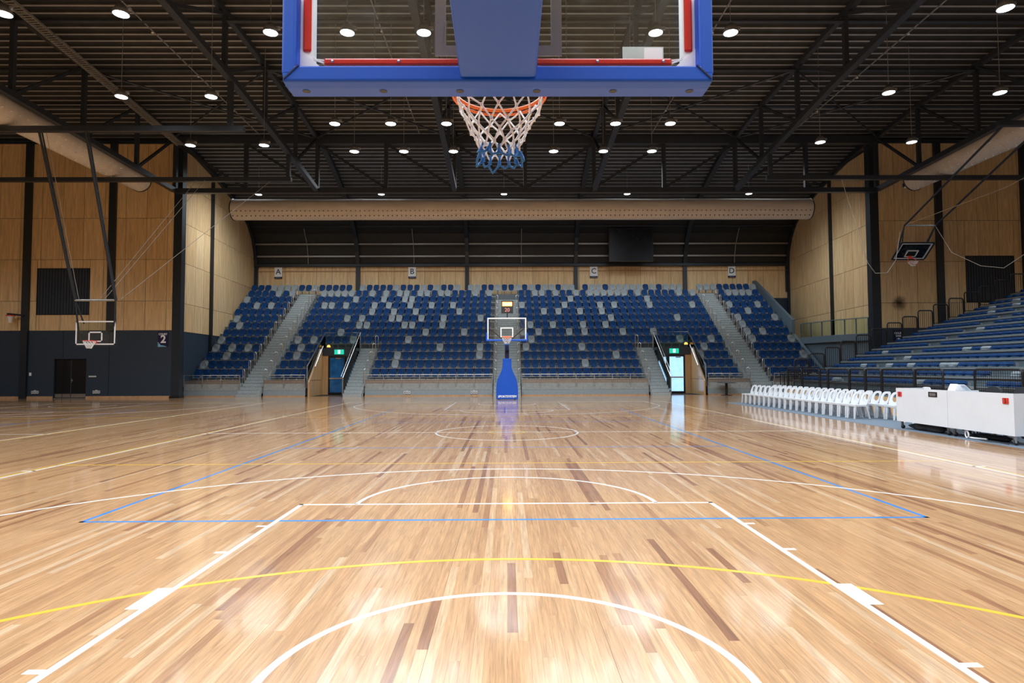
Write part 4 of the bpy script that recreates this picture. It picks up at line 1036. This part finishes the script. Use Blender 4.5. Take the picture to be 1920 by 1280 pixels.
# folded seats lie flat on each deck
fs1 = MB(); v, f = shell(sel(.225, 0, .36, 14, 3.0, .95), 0, .05, 0, -.2, 0); fs1.add([(y_*1.0, x_, z_) for x_, y_, z_ in v], f)     # upright plate facing -x
def flatpad(hw, d0, d1, z0, z1):
    pts = sel(hw, d0, d1, 14, 3.0, .95); n = len(pts)
    v = [(p[1], p[0], z0) for p in pts] + [(.44+(p[1]-.44)*.75, p[0]*.72, z1) for p in pts]
    return MB().add(v, [tuple(range(n)), tuple(range(2*n-1, n-1, -1))] + [(i, i+n, (i+1) % n+n, (i+1) % n) for i in range(n)])
shell_m = {c: flatpad(.212, .22, .66, .10, .19).mesh('folded_back', 'seat_'+c) for c in ('blue', 'grey')}
pan_m = {c: flatpad(.205, .20, .62, .045, .095).mesh('seat_pan', 'seat_'+c) for c in ('blue', 'grey')}
hinge_m = MB().box(.56, .66, -.20, -.16, .0, .14).box(.56, .66, .16, .20, .0, .14).mesh('hinge', 'seat_bracket')
brng = random.Random(5)
for k in range(NB):
    x = BX0+BT*k+.06; z = BZ0+BR*k
    i = 0; y = BYF-.45
    ylim = max(BYN+.3, (x*1154/975) - 3.18 - 1.2)
    while y > ylim:
        i += 1
        aisle = (i % 16) in (8, 9)
        if not aisle:
            c = 'grey' if brng.random() < .06 else 'blue'
            o = thing('flip_seat', f'folded {c} bleacher seat in the {ORD[k]} row up, {ORD[min(i, 34)-1]} from the far end', 'seat', (x, y, z), group='folded bleacher seats')
            link('folded_back', shell_m[c], o); link('seat_pan', pan_m[c], o); link('hinge', hinge_m, o)
        y -= .50
# guard rails at the far end and crowd barriers along the front
def barrier(name, label, group, a, b, h, bars, z0, meshy=False, r=.028):
    a = Vector(a); b = Vector(b); L = (b-a).length; u = (b-a).normalized(); t = thing(name, label, 'barrier', tuple(a), group=group)
    c = .10
    pts = [Vector((0,0,z0)), Vector((0,0,h-c)), u*c*.3+Vector((0,0,h-c*.3)), u*c+Vector((0,0,h)), u*(L-c)+Vector((0,0,h)), u*(L-c*.3)+Vector((0,0,h-c*.3)), u*L+Vector((0,0,h-c)), u*L+Vector((0,0,z0))]
    MB().tube(pts, r, 7).build('frame', 'black_metal', t)
    for z in ((z0+.10, z0+.42, h-.30) if meshy else (z0+.08,)): MB().tube([Vector((0,0,z)), u*L+Vector((0,0,z))], r*.6, 6).build('rail', 'black_metal', t)
    inf = MB(); n = int(L/bars)
    for i in range(1, n): inf.tube([u*(L*i/n)+Vector((0,0,z0+.08)), u*(L*i/n)+Vector((0,0,h-.02))], .012 if not meshy else .007, 4)
    if meshy:
        m_ = int((h-z0)/.11)
        for i in range(1, m_): inf.tube([Vector((0,0,z0+.08+(h-z0-.1)*i/m_)), u*L+Vector((0,0,z0+.08+(h-z0-.1)*i/m_))], .007, 4)
    inf.build('infill', 'black_metal', t, kind='stuff')
for k in range(NB):
    x = BX0+BT*k; z = BZ0+BR*k
    barrier('guard_rail', f'black barred guard rail at the far end of the bleacher, step {ORD[k]} from the bottom', 'bleacher guard rails', (x+.04, BYF-.08, z+.002), (x+BT-.04, BYF-.08, z+.002), 1.08, .10, 0.0, r=.034)
yb = BYF-.2; k = 0
lens = [1.6, 1.75, .75, 1.8, 1.2, 1.1, 2.0, 1.5, 1.35, 1.9, 1.9, 1.9]
skip = {8}
for k, L in enumerate(lens):
    if k not in skip:
        barrier('crowd_barrier', f'black mesh crowd barrier along the bleacher front, {ORD[k]} from the far end', 'bleacher front barriers', (14.90, yb, .50), (14.90, yb-L+.08, .50), 1.02, .085, 0.0, meshy=True, r=.034)
    yb -= L
for k, (xa, ya, xb) in enumerate(((15.0, 30.1, 16.3), (15.2, 31.0, 16.6), (16.9, 30.9, 18.2))):
    barrier('crowd_barrier', f'black barred barrier standing before the right aisle, {ORD[k]} from the bleacher', 'aisle barriers', (xb, ya, 0), (xa, ya, 0), 1.35, .12, 0.0)

# ================================================================ WHITE CHAIRS
MB().box(10.05, 12.75, 7.5, 25.2, 0.0005, 0.006).build('floor_mat', 'mat_grey', label='long grey mat under the white chairs and scorer benches', cat='mat')
def chair_parts(t, mat, hgt=.82):
    """moulded chair, front towards -x"""
    s = MB(); pts = [(-.01, -.19), (.03, -.212), (.36, -.195), (.42, -.16), (.42, .16), (.36, .195), (.03, .212), (-.01, .19)]
    s.prism(pts, 'z', .415, .438); s.prism([(p[0]*.97+.005, p[1]*1.03) for p in pts], 'z', .385, .415)
    s.build('seat', mat, t)
    # looped back: broad band with an oblong hole
    n = 28; o_ = []; i_ = []
    for j in range(n):
        a = 2*math.pi*j/n; c, q = math.cos(a), math.sin(a)
        yo = .225*math.copysign(abs(c)**.62, c); zo = .60 + .225*math.copysign(abs(q)**.62, q)
        yi = .125*math.copysign(abs(c)**.8, c); zi = .635 + .12*math.copysign(abs(q)**.8, q)
        o_.append((yo, zo)); i_.append((yi, zi))
    def bk(p, d): return (.395 + .34*(p[1]-.42) + d - .6*p[0]*p[0]*.8, p[0], p[1])
    v = [bk(p, 0) for p in o_] + [bk(p, 0) for p in i_] + [bk(p, .024) for p in o_] + [bk(p, .024) for p in i_]; f = []
    for j in range(n):
        k = (j+1) % n
        f += [(j, k, n+k, n+j), (2*n+j, 3*n+j, 3*n+k, 2*n+k), (j, 2*n+j, 2*n+k, k), (n+j, n+k, 3*n+k, 3*n+j)]
    MB().add(v, f).build('backrest', mat, t)
    for x0, x1, nm in ((.035, .0, 'leg'), (.36, .47, 'leg')):
        for y in (-.19, .19):
            w0, w1 = .045, .026
            vv = []
            for (x, z, w_) in ((x0, .40, w0), (x1, .008, w1)):
                yy = y*(.93 if z > .1 else 1.0)
                vv += [(x-w_*.5, yy-w_, z), (x+w_*.5, yy-w_, z), (x+w_*.5, yy+w_, z), (x-w_*.5, yy+w_, z)]
            MB().add(vv, [(0,3,2,1),(4,5,6,7),(0,1,5,4),(1,2,6,5),(2,3,7,6),(3,0,4,7)]).build(nm, mat, t)
ch = thing('plastic_chair', 'x', 'chair', group='white chairs'); chair_parts(ch, 'chair_white'); kids(ch)
for i in range(19):
    c = copy_tree(ch); c.location = (10.60+.004*i, 24.42-.472*i, .006); c['label'] = f'white plastic chair in the front row beside the court, {ORD[i]} from the far end'; c['group'] = 'white chairs front row'
for i in range(20):
    c = copy_tree(ch); c.location = (11.45+.004*i, 24.30-.472*i, .006); c['label'] = f'white plastic chair in the rear row before the bleacher, {ORD[i]} from the far end'; c['group'] = 'white chairs rear row'
c = copy_tree(ch); c.location = (11.35, 14.2, .006); c.scale = (1, 1, 1.25); c['label'] = 'white plastic chair just beyond the far end of the scorer benches'; c['group'] = 'chairs behind the benches'
for o in [ch] + list(ch.children): bpy.data.objects.remove(o)
# ================================================================ SCORER BENCHES
def bench(y0, y1, near):
    lab = 'near white scorer bench on castors at the right edge of the photo' if near else 'far white scorer bench on castors with a dark plaque'
    t = thing('scorer_bench', lab, 'bench', (10.2, (y0+y1)/2, 0), group='scorer benches'); h = (y1-y0)/2
    MB().box(0, .03, -h+.004, h-.004, .20, 1.055).build('front_panel', 'panel_white', t)
    MB().box(.03, .72, -h+.004, -h+.034, .20, 1.055).build('end_panel', 'panel_white', t); MB().box(.03, .72, h-.034, h-.004, .20, 1.055).build('end_panel', 'panel_white', t)
    MB().box(.03, .72, -h+.034, h-.034, .80, .83).build('table_top', 'panel_white', t); MB().box(.03, .70, -h+.034, h-.034, .22, .25).build('floor_panel', 'panel_white', t)
    ly = -h+.20 if near else h-.16
    lo = MB().box(-.012, 0, ly-.075, ly+.075, .84, .96).build('signal_lamp', 'light_red', t); MB().box(-.016, -.012, ly-.012, ly+.012, .845, .955).build('lamp_divider', 'black_plastic', lo)
    if not near:
        p = MB().box(-.008, 0, -h+.33, -h+.63, .88, 1.00).build('plaque', 'door_black', t); MB().box(-.011, -.008, -h+.37, -h+.59, .905, .975).build('plaque_print', 'plaque', p)
    wm_ = MB().tube([(0, -.014, 0), (0, .014, 0)], .05, 12).mesh('wheel', 'black_plastic'); fk = MB().box(-.02, .02, -.024, -.018, .0, .13).box(-.02, .02, .018, .024, .0, .13).box(-.04, .04, -.04, .04, .13, .145).mesh('fork', 'stainless')
    for x in (.08, .62):
        for y in (-h+.10, h-.10):
            w2 = link('castor', fk, t, (x, y, .056)); link('wheel', wm_, w2, (.02, 0, 0))
    sc = MB().lathe([(.001, .003), (.007, .002), (.008, 0)], n=8).mesh('screw', 'outlet')
    return t
bench(9.17, 11.05, True); bench(11.05, 12.93, False)
# things on, under and behind the benches
o = thing('paper_carton', 'creased white carton tipped on the top edge between the scorer benches', 'carton', (10.42, 11.05, 1.075))
MB().prism([(-.12, -.02), (.15, -.02), (.08, .10), (-.05, .13)], 'y', -.12, .12).build('body', 'sign_white', o); MB().prism([(.15, -.02), (.155, .0), (.02, .12), (.0, .11)], 'y', -.24, .0).build('flap', 'panel_white', o)
def lump(name, label, cat, c, sz, mat, seed):
    r2 = random.Random(seed); bm = bmesh.new(); bmesh.ops.create_icosphere(bm, subdivisions=3, radius=1)
    for v in bm.verts:
        k = 1+.16*math.sin(5*v.co.x+seed)+.12*math.sin(7*v.co.y+2*seed)+r2.uniform(-.03, .03); v.co = Vector((v.co.x*sz[0]*k, v.co.y*sz[1]*k, max(v.co.z*sz[2]*k, -sz[2]*.92)))
    me = bpy.data.meshes.new(name); bm.to_mesh(me); bm.free(); me.materials.append(M[mat]); me.polygons.foreach_set('use_smooth', [True]*len(me.polygons))
    return link(name, me, None, c, label=label, cat=cat)
lump('equipment_bag', 'black soft equipment bag pushed under the far scorer bench', 'bag', (10.50, 12.15, .088), (.20, .62, .09), 'black_plastic', 3)
lump('cable_bundle', 'tangled black cables lying under the near scorer bench', 'cables', (10.60, 10.25, .063), (.17, .55, .062), 'black_plastic', 9)
o = thing('hose_coil', 'white coiled hose end lying under the near scorer bench', 'hose', (10.26, 10.55, .012))
MB().tube([(.02*math.cos(j*math.pi/8), .075*math.cos(j*math.pi/8), .085+.075*math.sin(j*math.pi/8)) for j in range(16)], .016, 7, closed=True).build('ring', 'frame_white', o)
MB().tube([(.02, -.04, .02), (.03, -.18, .02), (.10, -.32, .02), (.12, -.42, .02)], .02, 7).build('tail', 'frame_white', o)
MB().tube([(10.28, 10.2, .016), (10.2, 9.9, .014), (10.3, 9.7, .014), (10.25, 9.4, .014)], .010, 6).build('floor_cable', 'black_plastic', label='thin black cable on the floor before the near scorer bench', cat='cable')
def office_chair(label, loc):
    t = thing('office_chair', label, 'chair', loc, group='black office chairs')
    MB().lathe([(.03, .08), (.03, .44), (.001, .45)], n=10).build('gas_post', 'black_metal', t)
    ft = MB()
    for k in range(5): a = k*math.pi*2/5; ft.beam((0, 0, .11), (.27*math.cos(a), .27*math.sin(a), .07), .05, .04)
    ft.build('star_base', 'black_plastic', t)
    w_ = MB().lathe([(.001, -.03), (.03, -.02), (.03, .02), (.001, .03)], n=8).mesh('wheel', 'black_plastic')
    for k in range(5): a = k*math.pi*2/5; link('wheel', w_, t, (.27*math.cos(a), .27*math.sin(a), .031))
    s = MB().prism([(p[0], p[1]) for p in sel(.24, -.24, .24, 18, 3.2, 1.0)], 'z', .45, .52).build('seat', 'black_plastic', t); m_ = s.modifiers.new('b', 'BEVEL'); m_.width = .015; m_.segments = 2
    v, f = shell(sel(.23, .62, 1.13, 18, 2.6, .9), 0, .06, .12, -.5, .62)
    MB().add([(y_+.22, x_, z_) for x_, y_, z_ in v], f).build('backrest', 'black_plastic', t); MB().beam((.20, 0, .46), (.27, 0, .80), .05, .02).build('back_stem', 'black_metal', t)
for y, z, lb in ((12.5, .006, 'black office chair behind the far scorer bench beside the carton'), (11.5, .006, 'black office chair behind the joint of the two scorer benches'), (10.7, .006, 'black office chair behind the near end of the scorer benches')):
    office_chair(lb, (11.35, y, z))
# small bar table before the stand
o = thing('pedestal_table', 'small round-topped table on a dark pedestal before the right seats', 'table', (12.75, 32.6, 0))
MB().lathe([(.001, .715), (.52, .715), (.54, .73), (.52, .745), (.001, .745)], n=24).build('top', 'charcoal_steel', o); MB().lathe([(.075, .02), (.075, .715)], n=12).build('pedestal', 'black_metal', o); MB().lathe([(.30, 0), (.30, .02), (.08, .04)], n=20).build('base', 'black_metal', o)

# ================================================================ DOORS, SIGNS AND WALL FITTINGS
d = thing('door_3', 'black double door with metal kick plates in the slate wall at left', 'door', (-24.73, YW, 0), kind='structure')
MB().box(-.93, .93, .16, .30, 0, 2.27).build('door_backing', 'door_black', d)
for s in (-1, 1):
    a, b = sorted((s*.008, s*.90)); lf = MB().box(a, b, .10, .155, .03, 2.22).build('door_leaf', 'door_black', d); MB().box(a+.01, b-.01, .094, .10, .05, .26).build('kick_plate', 'kick_plate', lf)
MB().box(-.93, -.905, .0, .16, 0, 2.27).box(.905, .93, .0, .16, 0, 2.27).box(-.93, .93, .0, .16, 2.235, 2.27).build('door_frame', 'slate_paint', d)
MB().box(-.93, .93, .0, .2, 0, .025).build('threshold', 'stainless', d)
MB().box(-.006, .006, .09, .10, .26, 2.2).build('meeting_strip', 'stainless', d)
MB().tube([(.05, .10, 1.02), (.05, .05, 1.02), (.17, .05, 1.0)], .014, 6).box(.025, .075, .085, .10, .92, 1.12).build('door_handle', 'stainless', d)
def sign(label, loc, w_, h_, cat='sign'):
    t = thing('wall_sign', label, cat, loc); return t
s2 = sign('navy court two sign with white numeral on the slate wall', (-19.52, YW-.02, 3.34), .56, .86)
MB().box(-.29, .29, -.005, .012, -.44, .43).build('panel', 'sign_navy', s2)
MB().add([(-.29, -.008, -.44), (.24, -.008, -.44), (.05, -.008, -.36), (-.12, -.008, -.34), (-.22, -.008, -.22), (-.29, -.008, -.14)], [(0,1,2,3,4,5)]).build('splash_print', 'sign_sky', s2)
lettering('COURT', .155, 'sign_white', s2, (0, -.008, .28), bold=.004, sx=.92); lettering('2', .60, 'sign_white', s2, (.02, -.010, -.02), bold=.018)
s1 = sign('navy court one sign half hidden by the bleacher rails', (22.42, YW-.02, 3.30), .56, .86)
MB().box(-.29, .29, -.005, .012, -.44, .43).build('panel', 'sign_navy', s1)
lettering('COURT', .155, 'sign_white', s1, (0.02, -.008, .24), bold=.004, sx=.92); lettering('ONE', .155, 'sign_white', s1, (0, -.010, .08), bold=.004, sx=.92)
MB().add([(-.12, -.008, -.10), (.14, -.008, -.10), (.02, -.008, -.02)], [(0,1,2)]).build('emblem_print', 'sign_white', s1)
for L_, x in (('A', -17.99), ('B', -7.47), ('C', 6.88), ('D', 17.82)):
    t = sign(f'white section sign with the letter {L_} on the rear wall', (x, 45.17, 9.20), .6, .9); t['group'] = 'section letter signs'
    MB().box(-.30, .30, -.01, .02, -.32, .44).build('panel', 'sign_white', t); MB().box(-.30, .30, -.012, .02, -.46, -.32).build('footer', 'sign_navy', t); MB().box(-.18, .18, -.014, -.012, -.405, -.38).build('footer_print', 'sign_sky', t)
    lettering(L_, .60, 'sign_ink', t, (0, -.014, .06), bold=.004)
def outlet(label, loc, n, box_w=.11):
    t = thing('power_outlet', label, 'outlet', loc, group='wall outlets')
    for i in range(n):
        x = (i-(n-1)/2)*.14; o = MB().box(x-box_w/2, x+box_w/2, -.05, 0, -.08, .08 if i != n//2 else .12).build('cover', 'outlet', t); MB().disc((x, -.051, 0), .03, 10, axis='y', flip=False).build('socket', 'black_plastic', o)
outlet('cluster of three power outlets left of the black double door', (-26.65, YW, .36), 3)
outlet('cluster of three power outlets right of the black double door', (-23.2, YW, .36), 3)
outlet('three power outlets on the stand front left of the far hoop', (-5.9, 33.30, .21), 3)
outlet('three power outlets on the stand front nearer the far hoop', (-1.95, 33.30, .21), 3)
o = MB().box(-.06, .06, -.03, 0, -.09, .09).build('light_switch', 'sign_white', loc=(-26.95, YW, 1.38), label='small white switch plate on the slate wall left of the door', cat='switch')
o = MB().box(-.21, .21, -.02, 0, -.04, .04).build('name_plate', 'outlet', loc=(-23.45, YW, 1.24), label='small grey name plate right of the black double door', cat='plate')
